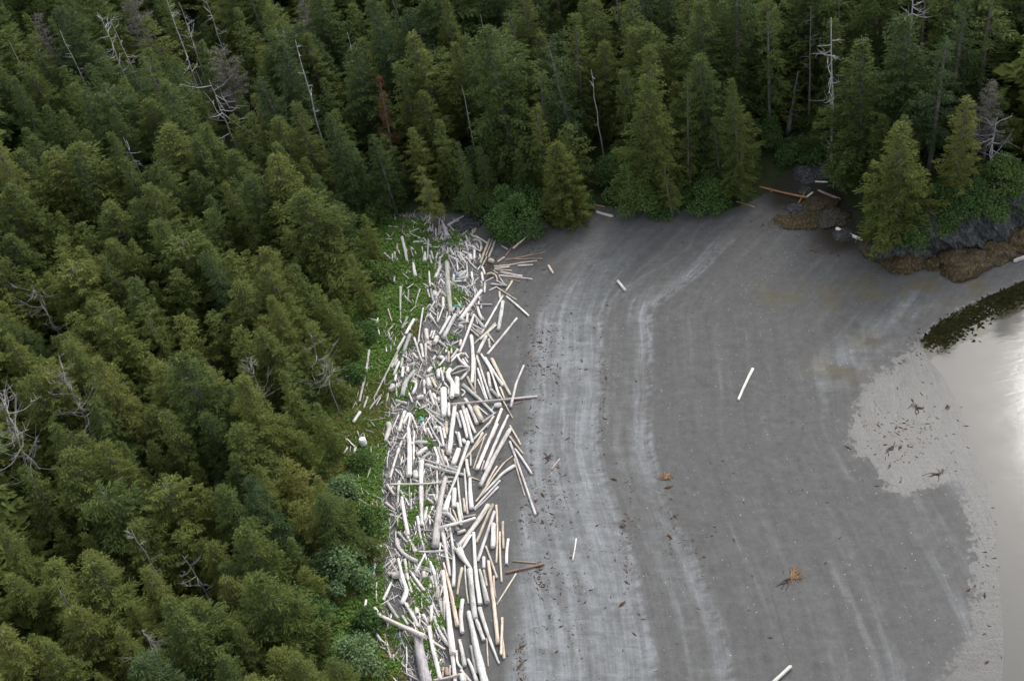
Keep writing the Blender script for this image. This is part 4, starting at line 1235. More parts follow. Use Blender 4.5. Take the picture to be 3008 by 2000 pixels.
# --- the forest itself: scattered by spacing, the nearest-looking 300 as trees of their own
SHRUBS = [  # centre px on the ground, width px, height m, material, label
    (1530, 672, 250, 4.4, 'leaf', 'large rounded alder bush overhanging the sand at the cove head'), (1405, 628, 130, 3.4, 'leaf', 'dark alder bush left of the large rounded one'),
    (1880, 622, 190, 5.6, 'leaf', 'tall bright alder thicket at the edge of the sand'), (1840, 560, 150, 5.5, 'leaf', 'dark green alder standing behind the bright thicket'),
    (2075, 618, 150, 4.0, 'leaf', 'spreading alder bush low over the sand right of the rusty spruce'), (2262, 440, 110, 5.0, 'leaf', 'alder bush hanging above the back of the inlet'),
    (2500, 545, 110, 3.4, 'leaf', 'light green bush on the bank right of the inlet'), (2690, 700, 150, 3.0, 'leaf', 'trailing green bush on the headland rock face'),
    (2830, 640, 190, 3.6, 'leaf', 'leafy bush on the cliff top above grey slabs'), (2950, 590, 170, 4.0, 'leaf', 'bright bush on the cliff top at the right edge'),
    (1700, 618, 120, 3.0, 'leaf', 'low dark alder between the broad spruce and the bright thicket'), (1960, 628, 110, 2.6, 'leaf', 'low bush under the rusty stunted spruce'),
    (2345, 478, 120, 3.0, 'leaf', 'dark bush closing off the back of the inlet'), (2425, 485, 90, 2.6, 'leaf', 'small bush at the back of the inlet beside the rock slab'), (2610, 690, 130, 2.4, 'leaf', 'green tangle under the drooping spruce on the headland'),
    (2755, 690, 140, 2.8, 'leaf', 'ragged bush hanging down the middle of the cliff'), (2890, 668, 150, 2.8, 'leaf', 'overhanging bush right of the middle of the cliff'), (3000, 640, 140, 3.0, 'leaf', 'bush draped over the cliff at the right border'),
    (1010, 690, 150, 2.6, 'leaf', 'bright salmonberry bush in the corner of the herb patch'),
    (1100, 668, 110, 2.4, 'leaf', 'bright low bush touching the grey logs'), (1105, 830, 110, 2.2, 'leaf', 'dark leafy bush on the herb strip below the corner'),
    (1000, 1740, 200, 4.2, 'pale', 'pale silvery-green elder bush at the forest edge'), (1050, 1985, 170, 3.2, 'pale', 'silvery green bush at the bottom beside the widest trunk'),
    (1090, 1560, 110, 2.4, 'leaf', 'rounded green bush just above the pale elder'), (1065, 1370, 80, 1.2, 'leaf', 'low yellow-green bush near the white drum'),
    (1010, 1480, 120, 2.6, 'pale', 'small greyish bush between forest and herb strip'), (1085, 1850, 90, 1.8, 'leaf', 'low green bush under the pinkish slanting log'),
    (1075, 1000, 90, 1.5, 'leaf', 'small dark bush beside the mossy long log'), (1040, 1120, 90, 1.5, 'leaf', 'low green bush on the herb strip under the dark spruces'), (900, 1890, 200, 5.5, 'leaf', 'bright green round-crowned tree in the foreground forest'),
]


def shrub(cx, cy, wpx, hgt, kind, label, seed):
    p = hit(cx, cy)
    rn = np.random.default_rng(seed)
    R_ = 0.5 * wpx / proj(p)[2]
    p = p + np.array([0, R_ * 0.35, 0])
    p[2] = hz(p[0], p[1])
    e = empty('leafy_shrub', p)
    nl = 30
    lob = []
    for k in range(nl):
        an, q_ = rn.random() * 6.28, math.sqrt(rn.random())
        lr = R_ * rn.uniform(0.16, 0.34)
        zz = hgt * (1 - 0.75 * q_ ** 2) * rn.uniform(0.45, 0.9)
        lob.append((np.array([math.cos(an) * q_ * R_ * 0.85, math.sin(an) * q_ * R_ * 0.85, max(zz, lr * 0.5)]), lr))
    n = int(2600 + 520 * R_ * R_)
    ctr = rn.integers(0, nl, n)
    dirs = rn.normal(0, 1, (n, 3))
    dirs[:, 2] = dirs[:, 2] * 0.9 + 0.35
    dirs /= np.linalg.norm(dirs, axis=1)[:, None]
    C0 = np.array([l[0] for l in lob])[ctr]
    Rr = np.array([l[1] for l in lob])[ctr]
    bump_ = 1 + 0.22 * np.sin(dirs[:, 0] * 9 + ctr) * np.sin(dirs[:, 1] * 8 + ctr * 2)
    B = C0 + dirs * (Rr * np.where(rn.random(n) < 0.12, rn.uniform(1.0, 1.45, n), rn.uniform(0.5, 1.08, n) ** 0.6) * bump_)[:, None] * [1, 1, 0.85]
    B[:, 2] = np.maximum(B[:, 2], 0.05)
    dv = dirs + rn.normal(0, 0.7, (n, 3))
    dv[:, 2] -= 0.15
    dv /= np.linalg.norm(dv, axis=1)[:, None]
    nv = dirs + rn.normal(0, 0.6, (n, 3)) + [0, 0, 0.8]
    ll = rn.uniform(0.13, 0.30, n)
    V, Fq = kites(B, dv, nv, ll, ll * rn.uniform(0.5, 0.8, n))
    mesh_obj('crown', V, Fq, M_pale if kind == 'pale' else M_leaf, e)['tone'] = float(rn.uniform(0.2, 0.9))
    for k in range(5):
        c, _ = lob[k]
        V, Fc, _ = tube(spline([np.array([c[0] * 0.1, c[1] * 0.1, -0.2]), np.array([c[0] * 0.5, c[1] * 0.5, c[2] * 0.5]), c], 5), np.linspace(0.07, 0.02, 5), 5)
        mesh_obj('stem', V, Fc, M_bark, e, True)
    tag(e, label, 'shrub', 'leafy shrubs along the forest edge')
    occupied.append((p[0], p[1], R_ * 0.7))


for k, s_ in enumerate(SHRUBS):
    shrub(*s_, seed=40 + k)

cand = []
rt = np.random.default_rng(21)
grid = {}
CELL = 5.0


def clash(x, y, rad):
    ci, cj = int(x // CELL), int(y // CELL)
    for i in range(ci - 1, ci + 2):
        for j in range(cj - 1, cj + 2):
            for (a, b_, r_) in grid.get((i, j), ()):
                if (a - x) ** 2 + (b_ - y) ** 2 < (max(rad, r_)) ** 2:
                    return True
    return False


for (a, b_, r_) in occupied:
    grid.setdefault((int(a // CELL), int(b_ // CELL)), []).append((a, b_, max(1.4, r_)))
P = np.column_stack([rt.uniform(-125, 125, 60000), rt.uniform(40, 265, 60000)])
P = P[inside(FPOLY, P)]
fd = -sdf(FPOLY, P)
hd_ = -sdf(HPOLY, P)
SN = [(e.location.x, e.location.y, 1) for e in list(col.objects) if e.name.startswith('dead_snag')]
CLEAR = plan([(2290, 520), (2370, 500), (2430, 505)], 2.0)
clr, _, _ = linedist(CLEAR, P)
for (x, y), f_, hh, cc in zip(P, fd, hd_, clr):
    if f_ < (0.2 if x < -8 and y < 112 else 1.6) or (x > 34 and y < 112 and hh < 1.8) or cc < 2.2:
        continue
    z = hz(x, y)
    px, py, ppm = proj((x, y, z + 6))
    if not (-230 < px < 3230 and -230 < py < 2330):
        continue
    spc = 3.0 if x > 5 or y > 125 else 2.3
    spc *= 0.92 + 0.3 * vnoise(np.array([x * 0.2]), np.array([y * 0.2]))[0]
    if any((x - a) ** 2 + (y - b_ + 1.0) ** 2 < 4.5 and h > 0 for a, b_, h in SN):
        spc = 99
    if spc > 50 or clash(x, y, spc):
        continue
    grid.setdefault((int(x // CELL), int(y // CELL)), []).append((x, y, spc))
    tall = sstep(-20, 30, np.array([x]))[0]
    if f_ < 6:
        h = rt.uniform(6.5, 10.5)
    else:
        h = rt.normal(11.5 + 4.5 * tall, 2.0)
    if x < -8 and y < 112:
        h = rt.normal(9.0, 2.0) if f_ > 4 else rt.uniform(5.0, 8.5)
    h = float(np.clip(h, 4.0, 21))
    u = rt.random()
    if x < -8 and y < 125:
        kind = 'broad' if u < 0.55 else ('flat' if u < 0.6 else ('tall' if u < 0.88 else ('slim' if u < 0.95 else 'ragged')))
    else:
        kind = 'tall' if u < 0.42 else ('broad' if u < 0.66 else ('slim' if u < 0.82 else ('ragged' if u < 0.93 else 'flat')))
    inview = 0 < px < 3008 and 0 < py + 0.2 * h * ppm and py - h * 0.4 * ppm < 2000
    cand.append((ppm * h * (1 if inview else 0.001), x, y, h, kind, px, py))
cand.sort(reverse=True)
NT = 300 - len(FEATURE)
TM = [(1120, 310, 'the rust-red spruce'), (635, 290, 'the Y-forked white dead tree'), (890, 230, 'the long slanting snag'), (515, 80, 'the tallest hilltop snag'), (310, 100, 'the twisted-crown snag'), (375, 425, 'the short broken snag'),
      (200, 140, 'the slanting grey snag'), (1030, 130, 'the small spiky snag'), (1415, 80, 'the knobbly pale snag'), (1745, 260, 'the pole snag in the gap'), (1365, 295, 'the bare pole in the gap'),
      (40, 1290, 'the big tangled dead tree'), (210, 1170, 'the feathery-limbed dead tree'), (120, 880, 'the dead tree in the dark gap'), (445, 1900, 'the foreground twiggy dead top'), (740, 1085, 'the twiggy dead top on the slope'),
      (415, 1600, 'the leaning foreground trunk'), (2443, 190, 'the mossy white snag'), (2675, 90, 'the bright white snag'), (2330, 300, 'the dark leaning trunk'), (2915, 430, 'the tangled tree over the cliff'),
      (980, 1660, 'the pale elder bush'), (890, 1830, 'the round bright foreground tree'), (920, 1010, 'the tangled top by the herbs'), (1650, 530, 'the broad cone-shaped spruce'), (1900, 350, 'the tall broad olive spruce'), (60, 165, 'the corner snag'), (1290, 560, 'the spruce with exposed roots')]
KDESC = dict(broad='broad bushy spruce', tall='tall tapering spruce', slim='slim spruce', ragged='ragged thin spruce', flat='flat-topped spruce')
items = []
far = []
for k, (sc_, x, y, h, kind, px, py) in enumerate(cand):
    if k < NT:
        e = plant(kind, x, y, h)
        tag(e, None, 'tree', 'spruce trees of the shoreline forest')
        items.append((px, py, e, KDESC[kind]))
    else:
        far.append((x, y, h, kind, 0 if sc_ > 1 else 3))
relate(items, TM, 'tree')


# the rest of the wood: one mass of whole trees
LOW = {}
for kind, kw in dict(broad=dict(h=11.5, r=3.3, cb=0.06, irr=0.42, droop=0.24, power=0.64), tall=dict(h=15.0, r=3.1, cb=0.1, irr=0.42, droop=0.40, power=0.70)).items():
    for i in range(3):
        V, Fq, SVv, SFf = spruce_crown(700 + i * 7 + len(kind), dens=0.95, spray=0.52, step=0.52, gaps=0.12, sticks=False, wide=1.3, **kw)
        LOW[kind, i] = (V, Fq, kw['h'])
        V, Fq, SVv, SFf = spruce_crown(800 + i * 7 + len(kind), dens=0.62, spray=1.15, step=1.25, gaps=0.1, sticks=False, wide=2.0, **kw)
        LOW[kind, i + 3] = (V, Fq, kw['h'])
MV, MF, MR, off = [], [], [], 0
for (x, y, h, kind, lod) in far:
    V, Fq, h0 = LOW['tall' if kind in ('tall', 'slim', 'ragged') else 'broad', int(rt.integers(0, 3)) + lod]
    a = rt.random() * 6.28
    s = h / h0
    c_, s_ = math.cos(a), math.sin(a)
    W = np.column_stack([(V[:, 0] * c_ - V[:, 1] * s_) * s + x, (V[:, 0] * s_ + V[:, 1] * c_) * s + y, V[:, 2] * s + hz(x, y) - 0.15])
    MV.append(W); MF.append(Fq + off); MR.append(np.full(len(W), tone_at(x, y)))
    off += len(W)
if far:
    fo = mesh_obj('forest', np.vstack(MV), np.vstack(MF), M_spruce_far, attrs=dict(rnd=np.concatenate(MR)))
    tag(fo, 'distant spruce forest filling the hillside behind', 'forest', kind='stuff')

# ------------------------------------------------------------------ herbs on the storm ridge
HERB = plan([(1128, 655), (1250, 655), (1262, 690), (1285, 760), (1290, 830), (1262, 900), (1245, 960), (1215, 1010), (1190, 1060), (1165, 1120), (1160, 1180), (1150, 1260), (1140, 1330), (1125, 1420), (1130, 1500), (1150, 1560), (1140, 1640), (1130, 1720), (1130, 1800), (1150, 1880), (1190, 1960), (1215, 2040), (960, 2040), (940, 1900), (930, 1600), (920, 1450), (900, 1300), (920, 1180), (950, 1060), (990, 960), (1020, 860), (1000, 700)], 2.3)
PATCH = [(1345, 700, 28), (1340, 880, 30), (1320, 1010, 25), (1210, 1120, 22), (1235, 1215, 22), (1180, 1160, 25), (1225, 1480, 45), (1240, 1440, 30), (1190, 1520, 35), (1260, 1640, 40), (1250, 1740, 45), (1190, 1700, 40), (1210, 1600, 35), (1245, 1900, 30), (1230, 1820, 40), (1160, 1860, 45), (1180, 760, 60), (1290, 720, 20), (1275, 1970, 25), (1345, 1770, 14), (1310, 760, 22), (1300, 1080, 20), (1260, 1300, 18), (1200, 1430, 28), (1170, 1560, 30), (1290, 1820, 22), (1150, 1960, 30), (1280, 1560, 20), (1330, 830, 16)]
rh = np.random.default_rng(33)
hb = []
lo_, hi_ = HERB.min(axis=0), HERB.max(axis=0)
Q = lo_ + rh.random((42000, 2)) * (hi_ - lo_)
Q = Q[inside(HERB, Q)]
dn = fbm(Q[:, 0] * 0.35, Q[:, 1] * 0.35, 3)
Q = Q[rh.random(len(Q)) < 0.55 + 1.3 * sstep(0.35, 0.6, dn)]
hb.append(Q)
for (cx, cy, rr) in PATCH:
    p = hit(cx, cy)
    R_ = rr / proj(p)[2]
    n_ = int(150 * R_ * R_ + 60)
    C_ = np.column_stack([p[0] + rh.normal(0, R_ * 0.5, n_), p[1] + rh.normal(0, R_ * 0.75, n_)])
    hb.append(C_[fbm(C_[:, 0] * 1.1, C_[:, 1] * 1.1, 2) > 0.46])
Q = np.vstack(hb)
B, D, NN, LL, WW, RR = [], [], [], [], [], []
dryn = fbm(Q[:, 0] * 0.22 + 9, Q[:, 1] * 0.22, 3)
inpatch = np.arange(len(Q)) >= len(hb[0])
for i, (x, y) in enumerate(Q):
    z = hz(x, y)
    nb = 5
    grassy = dryn[i] > 0.55 and not inpatch[i]
    a = rh.random(nb) * 6.28
    up = 1.4 if grassy else 0.55
    dv = np.column_stack([np.cos(a), np.sin(a), rh.uniform(0.4, 1.2, nb) * up])
    dv /= np.linalg.norm(dv, axis=1)[:, None]
    hgt = 0.0 if grassy else rh.uniform(0.02, 0.2) * (0.5 if inpatch[i] else 1.0)
    B.append(np.column_stack([np.full(nb, x), np.full(nb, y), np.full(nb, z + hgt)]) + rh.normal(0, 0.06, (nb, 3)))
    D.append(dv)
    NN.append(np.tile([0, 0, 1.0], (nb, 1)) + rh.normal(0, 0.4, (nb, 3)))
    l_ = rh.uniform(0.25, 0.45, nb) if grassy else rh.uniform(0.14, 0.30, nb)
    LL.append(l_)
    WW.append(l_ * (0.16 if grassy else 0.62))
    RR.append(np.full(nb * 4, np.clip((0.75 if grassy else 0.25) + rh.normal(0, 0.22), 0, 1.1)))
V, Fq = kites(np.vstack(B), np.vstack(D), np.vstack(NN), np.concatenate(LL), np.concatenate(WW))
hbo = mesh_obj('grass', V, Fq, M_herb, attrs=dict(rnd=np.concatenate(RR)))
tag(hbo, 'bright green herbs and beach grass between the forest and logs', 'grass', kind='stuff')

# ------------------------------------------------------------------ headland rocks
def rocky(name, V, Fc, weed, label, cat, group=None, loc=(0, 0, 0)):
    o = mesh_obj(name, V, Fc, M_rock, attrs=dict(weed=weed))
    o.location = tuple(map(float, loc))
    tag(o, label, cat, group)
    return o


cl = spline(np.column_stack([HL[1:], np.zeros(len(HL) - 1)]), 260)[:, :2]
nu, nv = 260, 34
CV = np.zeros((nu, nv, 3))
tang = np.gradient(cl, axis=0)
tang /= np.linalg.norm(tang, axis=1)[:, None]
inn = np.column_stack([-tang[:, 1], tang[:, 0]])
for i in range(nu):
    base = cl[i]
    hh = 4.6 + 1.6 * mnoise.noise((base[0] * 0.25, base[1] * 0.25, 3.1))
    for j in range(nv):
        v = j / (nv - 1)
        dep = -0.8 + 2.4 * v + 2.2 * max(0, v - 0.8) * 5
        z = -0.4 + hh * min(1.0, v / 0.86) + (0.3 if v > 0.86 else 0)
        p = np.array([base[0] + inn[i][0] * dep, base[1] + inn[i][1] * dep, z])
        n1 = mnoise.noise((p[0] * 0.35 + p[2] * 0.25, p[1] * 0.35, p[2] * 0.18))
        n2 = abs(mnoise.noise((p[0] * 0.95 + p[2] * 0.6, p[1] * 0.95, p[2] * 0.3)))
        n3 = mnoise.noise((p[0] * 2.4, p[1] * 2.4, p[2] * 1.1))
        blk = round((n1 * 2.2 + n2 * 1.2) * 3) / 3
        dd = 0.75 * blk + 0.35 * n2 + 0.22 * n3
        CV[i, j] = p + np.array([inn[i][0], inn[i][1], 0.25]) * dd
ids = np.arange(nu * nv).reshape(nu, nv)
fq = np.stack([ids[:-1, :-1].ravel(), ids[1:, :-1].ravel(), ids[1:, 1:].ravel(), ids[:-1, 1:].ravel()], 1)
CVf = CV.reshape(-1, 3)
rocky('rock_cliff', CVf, fq, np.clip(1.05 - CVf[:, 2] / 1.5, 0, 1) * 0.95, 'dark slate cliff of the headland with seaweed along its foot', 'cliff')


def boulder(cx, cy, wpx, hm, weedy, label, seed, stretch=1.0, rot=0.0, name='seaweed_boulder', cat='boulder', grp='boulders at the foot of the headland'):
    p = hit(cx, cy)
    R_ = 0.5 * wpx / proj(p)[2]
    nla, nlo = 14, 26
    V = []
    for a in range(nla + 1):
        th = math.pi * 0.62 * a / nla
        for b_ in range(nlo):
            fi = 2 * math.pi * b_ / nlo
            d_ = Vector((math.sin(th) * math.cos(fi), math.sin(th) * math.sin(fi), math.cos(th)))
            k = 1 + 0.30 * mnoise.noise(d_ * 1.6 + Vector((seed * 3.1, 0, 0))) + 0.16 * mnoise.noise(d_ * 4 + Vector((0, seed * 2.3, 0))) + 0.08 * mnoise.noise(d_ * 9 + Vector((0, 0, seed)))
            V.append((d_.x * R_ * k * stretch, d_.y * R_ * k, d_.z * hm * k))
    Fc = []
    for a in range(nla):
        for b_ in range(nlo):
            c = (b_ + 1) % nlo
            Fc.append((a * nlo + b_, (a + 1) * nlo + b_, (a + 1) * nlo + c, a * nlo + c))
    V = np.array(V)
    o = rocky(name, V, Fc, np.full(len(V), weedy), label, cat, grp, (p[0], p[1], p[2] - 0.1))
    o.rotation_euler = (0, 0, rot)
    for poly in o.data.polygons:
        poly.use_smooth = True
    return o


boulder(2650, 765, 130, 1.3, 0.85, 'big rounded boulder thick with orange-brown seaweed at the headland tip', 1, 1.15)
boulder(2570, 735, 90, 1.2, 0.55, 'dark wet boulder with seaweed left of the big rounded one', 2)
boulder(2830, 772, 150, 1.5, 0.8, 'wide seaweed-covered boulder right of the big rounded one', 3, 1.2)
boulder(2740, 775, 70, 0.8, 0.75, 'small seaweed boulder between the two big ones', 4)
boulder(2920, 745, 110, 1.2, 0.8, 'seaweed boulder at the cliff foot near the right edge', 5, 1.2)
boulder(2990, 715, 110, 1.5, 0.85, 'orange seaweed rock at the right edge', 6, 1.2)
boulder(2360, 650, 95, 0.45, 0.9, 'low flat rock draped with orange seaweed in front of the inlet', 7, 1.5, -0.3, 'seaweed_rock')
boulder(2335, 612, 50, 0.4, 0.25, 'small dark rock under the upright rusty log', 8, 1.0, 0, 'wet_rock')
boulder(2405, 600, 80, 0.5, 0.6, 'dark weedy rock beside the crossed rusty logs', 9, 1.3, 0, 'wet_rock')
boulder(2440, 640, 90, 0.6, 0.5, 'dark rock with seaweed edge below the inlet bank', 10, 1.3, 0, 'wet_rock')
boulder(2300, 640, 50, 0.2, 0.85, 'flat seaweed patch rock on the sand left of the orange rock', 11, 1.6, -0.3, 'seaweed_rock')
boulder(2480, 690, 60, 0.5, 0.4, 'dark rock under the white log at headland tip', 12, 1.2, 0, 'wet_rock')
boulder(2390, 500, 100, 0.9, 0.0, 'smooth grey rock slab at the back of the inlet', 13, 1.5, 0.2, 'rock_slab')
boulder(1372, 660, 70, 0.6, 0.0, 'grey rock mound beside the grey log at the cove head', 14, 1.3, 0.2, 'rock_mound')
boulder(2365, 560, 40, 0.35, 0.3, 'little black rock behind the crossed rusty logs', 15, 1.0, 0, 'wet_rock')

# ------------------------------------------------------------------ small things on the beach
def plain(name, c, rough=0.5):
    m, t, N, L, b = mat(name)
    tc = nd(t, 'ShaderNodeTexCoord')
    n = nz(t, tc.outputs['Object'], 5, 4)
    L.new(ramp(t, n, [(0.3, tuple(0.75 * k for k in c)), (0.7, c)]), b.inputs['Base Color'])
    b.inputs['Roughness'].default_value = rough
    return m


M_drum = plain('white_plastic', (0.75, 0.75, 0.73))
M_green = plain('green_plastic', (0.07, 0.42, 0.28))
M_teal = plain('teal_plastic', (0.05, 0.34, 0.30))
M_blue = plain('blue_plastic', (0.08, 0.22, 0.5))
M_kelp = simple('tan_kelp', (0.16, 0.09, 0.045), (0.34, 0.22, 0.12), 6, 0.5)
M_kelpd = simple('dark_kelp', (0.025, 0.012, 0.012), (0.08, 0.04, 0.03), 6, 0.4)
M_wrack = simple('brown_wrack', (0.035, 0.022, 0.012), (0.11, 0.055, 0.025), 4, 0.7)


def lathe(prof, n=18):
    V, Fc = [], []
    for r_, z in prof:
        for k in range(n):
            a = 2 * math.pi * k / n
            V.append((r_ * math.cos(a), r_ * math.sin(a), z))
    for i in range(len(prof) - 1):
        for k in range(n):
            c = (k + 1) % n
            Fc.append((i * n + k, i * n + c, (i + 1) * n + c, (i + 1) * n + k))
    Fc.append(tuple(range((len(prof) - 1) * n, len(prof) * n)))
    Fc.append(tuple(range(n - 1, -1, -1)))
    return np.array(V), Fc


p = hit(1070, 1308)
e = empty('plastic_drum', p)
V, Fc = lathe([(0.30, 0), (0.33, 0.03), (0.33, 0.26), (0.345, 0.28), (0.345, 0.32), (0.33, 0.34), (0.33, 0.58), (0.345, 0.6), (0.345, 0.64), (0.33, 0.66), (0.32, 0.86), (0.29, 0.9)])
mesh_obj('barrel_body', V, Fc, M_drum, e, True)
V, Fc = lathe([(0.27, 0.895), (0.27, 0.93), (0.25, 0.94)])
mesh_obj('lid', V, Fc, M_drum, e)
tag(e, 'white plastic drum standing in the green herbs', 'drum')


def box(cx, cy, cz, sx_, sy_, sz_):
    V = np.array([(cx + i * sx_ / 2, cy + j * sy_ / 2, cz + k * sz_ / 2) for i in (-1, 1) for j in (-1, 1) for k in (-1, 1)])
    return V, [(0, 1, 3, 2), (4, 6, 7, 5), (0, 4, 5, 1), (2, 3, 7, 6), (0, 2, 6, 4), (1, 5, 7, 3)]


p = hit(1095, 1676)
e = empty('plastic_crate', p + np.array([0, 0, 0.04]))
e.rotation_euler = (0.12, -0.1, 0.2)
W_, D_, H_ = 0.46, 0.34, 0.32
mesh_obj('bottom', *box(0, 0, 0.02, W_, D_, 0.03), M_green, e)
for s in (-1, 1):
    for k in range(3):
        mesh_obj('slat', *box(0, s * (D_ / 2), 0.07 + k * 0.1, W_, 0.02, 0.075), M_green, e)
        mesh_obj('slat', *box(s * (W_ / 2), 0, 0.07 + k * 0.1, 0.02, D_ - 0.02, 0.075), M_green, e)
    for q_ in (-1, 1):
        mesh_obj('corner_post', *box(s * (W_ / 2 + 0.006), q_ * (D_ / 2 + 0.006), 0.16, 0.04, 0.04, H_), M_green, e)
tag(e, 'small green plastic crate lying on the herbs by white logs', 'crate')

p = hit(1112, 1612)
e = empty('foam_box', p + np.array([0, 0, 0.1]))
e.rotation_euler = (0.3, 0.1, 0.6)
mesh_obj('box_body', *box(0, 0, 0.15, 0.5, 0.36, 0.3), M_drum, e)
mesh_obj('lid', *box(0.01, 0, 0.325, 0.53, 0.39, 0.05), M_drum, e)
tag(e, 'white foam box tipped on the logs above the green crate', 'box')


def ribbon(name, pxs, wd, m, label, cat, lift=0.15):
    P = spline([hit(x, y, lift + 0.05 * (k % 2)) for k, (x, y) in enumerate(pxs)], 14)
    V, Fc, _ = tube(P, np.full(14, wd), 6, np.random.default_rng(3), True, 0.3)
    V[:, 2] = P[:, 2].mean() + (V[:, 2] - P[:, 2].mean()) * 0.6
    c = V.mean(axis=0)
    o = mesh_obj(name, V - c, Fc, m, smooth=True)
    o.location = c
    tag(o, label, cat)


ribbon('plastic_strap', [(1333, 898), (1345, 897), (1352, 901), (1358, 899)], 0.10, M_teal, 'teal plastic strap wound over logs beside the upright grey trunk', 'strap', 0.5)
ribbon('plastic_scrap', [(1235, 1224), (1238, 1230), (1236, 1237)], 0.11, M_teal, 'small teal plastic scrap among splinters in the middle of pile', 'scrap', 0.4)
ribbon('plastic_rag', [(1339, 806), (1342, 809), (1344, 811)], 0.10, M_blue, 'tiny blue plastic rag between logs near the grey stump', 'rag', 0.5)


def kelp(cx, cy, seed, label, blades, stipe=True, R_=1.1, az0=0.0, m=None):
    p = hit(cx, cy, 0.02)
    rn = np.random.default_rng(seed)
    e = empty('kelp_clump', p)
    for k in range(blades):
        a = az0 + rn.normal(0, 0.75)
        L = R_ * rn.uniform(0.6, 1.1)
        dv = np.array([math.cos(a), math.sin(a), 0])
        sd_ = np.array([-dv[1], dv[0], 0])
        P = [np.array([0, 0, 0.05]), dv * L * 0.5 + sd_ * rn.normal(0, 0.12) + [0, 0, 0.08], dv * L + sd_ * rn.normal(0, 0.25) + [0, 0, 0.02]]
        V, Fc, _ = tube(spline(P, 6), np.array([0.02, 0.03, 0.032, 0.03, 0.022, 0.01]) * 0.8, 4)
        mesh_obj('blade', V, Fc, m or M_kelp, e)
    if stipe:
        for k in range(4):
            a = az0 + math.pi + rn.normal(0, 0.5)
            L = R_ * rn.uniform(0.8, 1.7)
            dv = np.array([math.cos(a), math.sin(a), 0])
            P = [np.array([0, 0, 0.06])] + [dv * L * t + np.array([rn.normal(0, 0.1), rn.normal(0, 0.1), 0.04]) for t in (0.3, 0.6, 1.0)]
            V, Fc, _ = tube(spline(P, 8), np.linspace(0.05, 0.02, 8), 5)
            mesh_obj('stipe', V, Fc, M_kelpd, e, True)
    tag(e, label, 'kelp', 'kelp washed up on the sand')


kelp(2322, 1697, 1, 'tan frilled kelp with dark stalks out on the dark sand', 38, True, 1.15, 0.5)
kelp(1957, 1408, 2, 'reddish bushy kelp clump on the lower berm edge', 34, False, 0.9, 1.2)
kelp(1830, 1550, 3, 'small brown kelp lump on the upper berm edge', 10, False, 0.5, 1.5, M_wrack)
kelp(2690, 1195, 4, 'dark kelp tangle on the wet silt', 4, True, 0.6, 2.2, M_kelpd)
kelp(2625, 1310, 5, 'thin dark kelp strands lower on the wet silt', 2, True, 0.7, 0.4, M_kelpd)
kelp(2760, 1392, 6, 'long thin kelp strand at the lower edge of wet silt', 3, True, 0.8, 0.3, M_kelpd)
kelp(2778, 1195, 7, 'dark green kelp lump at the water edge', 8, False, 0.35, 0.3, M_wrack)
kelp(1615, 1340, 8, 'dark twisted kelp strand near the short tan log', 5, True, 0.5, 0.2, M_wrack)

# weed awash below the headland, added to deepen the dark tree reflection: one object
rb = np.random.default_rng(77)
BB = []
while len(BB) < 2600:
    k = rb.integers(0, len(weed_refl_line) - 1)
    t_ = rb.random()
    q_ = weed_refl_line[k] * (1 - t_) + weed_refl_line[k + 1] * t_ + rb.normal(0, 0.75, 2)
    if sdf(WPOLY, q_[None])[0] < 0.1:
        BB.append([q_[0], q_[1], 0.015 + 0.05 * rb.random()])
BB = np.array(BB)
n_ = len(BB)
a = rb.normal(0.6, 0.8, n_)
dv = np.column_stack([np.cos(a), np.sin(a), rb.normal(0.02, 0.06, n_)])
ll = rb.uniform(0.2, 0.6, n_)
V, Fq = kites(BB, dv, np.tile([0, 0, 1.0], (n_, 1)) + rb.normal(0, 0.3, (n_, 3)), ll, ll * rb.uniform(0.2, 0.5, n_))
V[:, 2] = np.maximum(V[:, 2], 0.006)
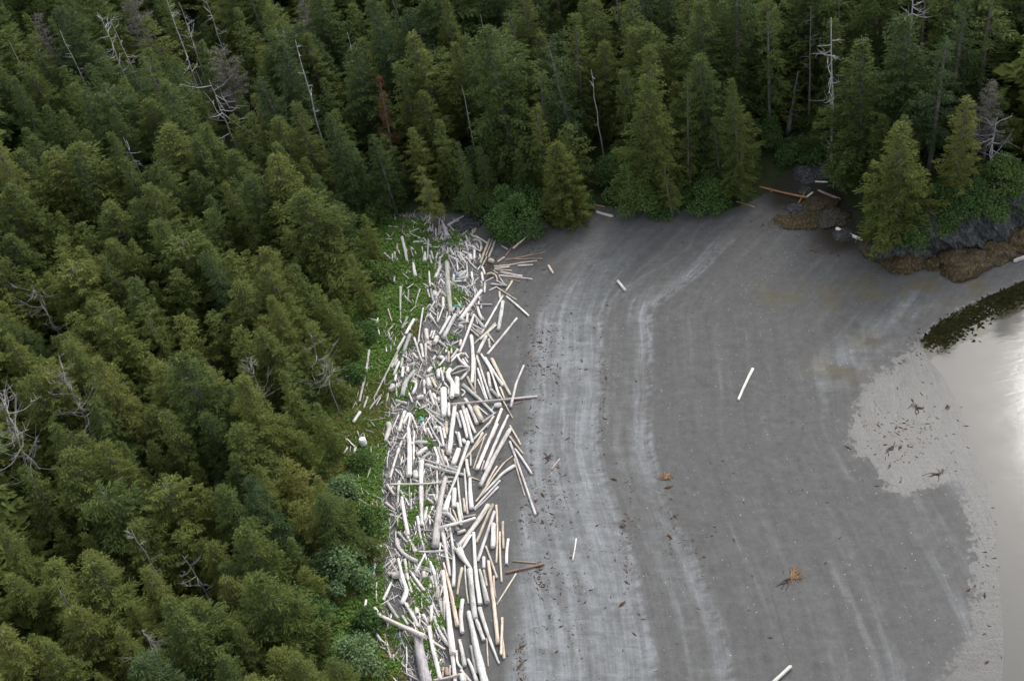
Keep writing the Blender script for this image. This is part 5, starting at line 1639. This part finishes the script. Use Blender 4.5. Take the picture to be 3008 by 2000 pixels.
wb = mesh_obj('seaweed_reflection', V, Fq, simple('dark_weed_reflection', (0.006, 0.008, 0.003), (0.026, 0.024, 0.008), 1.5, 0.9, 0, 0, 0.03))
tag(wb, 'dark green-brown weed deepening the tree reflection along the edge of the sea', 'seaweed', kind='stuff')

# drift wrack crumbs scattered over the sand and along the log edge: one object
rw = np.random.default_rng(55)
PW = []
for (cx, cy, rx, ry, n) in [(1570, 1020, 40, 60, 120), (1600, 1080, 40, 90, 140), (1585, 1700, 22, 40, 90), (1530, 1930, 14, 60, 90), (1620, 1450, 50, 120, 150), (1440, 780, 22, 30, 420), (1420, 740, 14, 26, 200), (1550, 720, 60, 50, 90),
                            (2430, 720, 60, 30, 200), (2300, 660, 60, 14, 260), (2660, 1280, 120, 100, 240), (1440, 1380, 40, 40, 120), (1960, 1560, 30, 160, 60), (2700, 1000, 60, 60, 70), (2900, 1700, 60, 250, 60), (1700, 1400, 200, 400, 160), (2200, 1400, 400, 400, 140), (2250, 750, 350, 60, 60), (1545, 1520, 30, 60, 60), (1850, 1600, 26, 200, 130), (1772, 1150, 10, 220, 90), (1560, 1250, 16, 250, 160), (1660, 1750, 90, 260, 160), (1650, 1000, 60, 120, 120), (2050, 1650, 40, 120, 60)]:
    for _ in range(n):
        PW.append((cx + rw.normal(0, rx * 0.6), cy + rw.normal(0, ry * 0.6)))
V, Fq = [], []
for k, (x, y) in enumerate(PW):
    p = hit(x, y, 0.012)
    a, L, W_ = rw.random() * 6.28, rw.lognormal(-2.3, 0.5), 0
    W_ = L * rw.uniform(0.25, 0.8)
    d1 = np.array([math.cos(a), math.sin(a), 0]) * L
    d2 = np.array([-math.sin(a), math.cos(a), 0]) * W_ * 0.5
    b0 = len(V)
    V += [p - d1, p + d2, p + d1, p - d2, p + [0, 0, 0.4 * W_]]
    Fq += [(b0, b0 + 3, b0 + 4), (b0 + 3, b0 + 2, b0 + 4), (b0 + 2, b0 + 1, b0 + 4), (b0 + 1, b0, b0 + 4)]
wr = mesh_obj('seaweed_debris', np.array(V), Fq, M_wrack)
tag(wr, 'scattered brown seaweed crumbs over the sand', 'seaweed', kind='stuff')
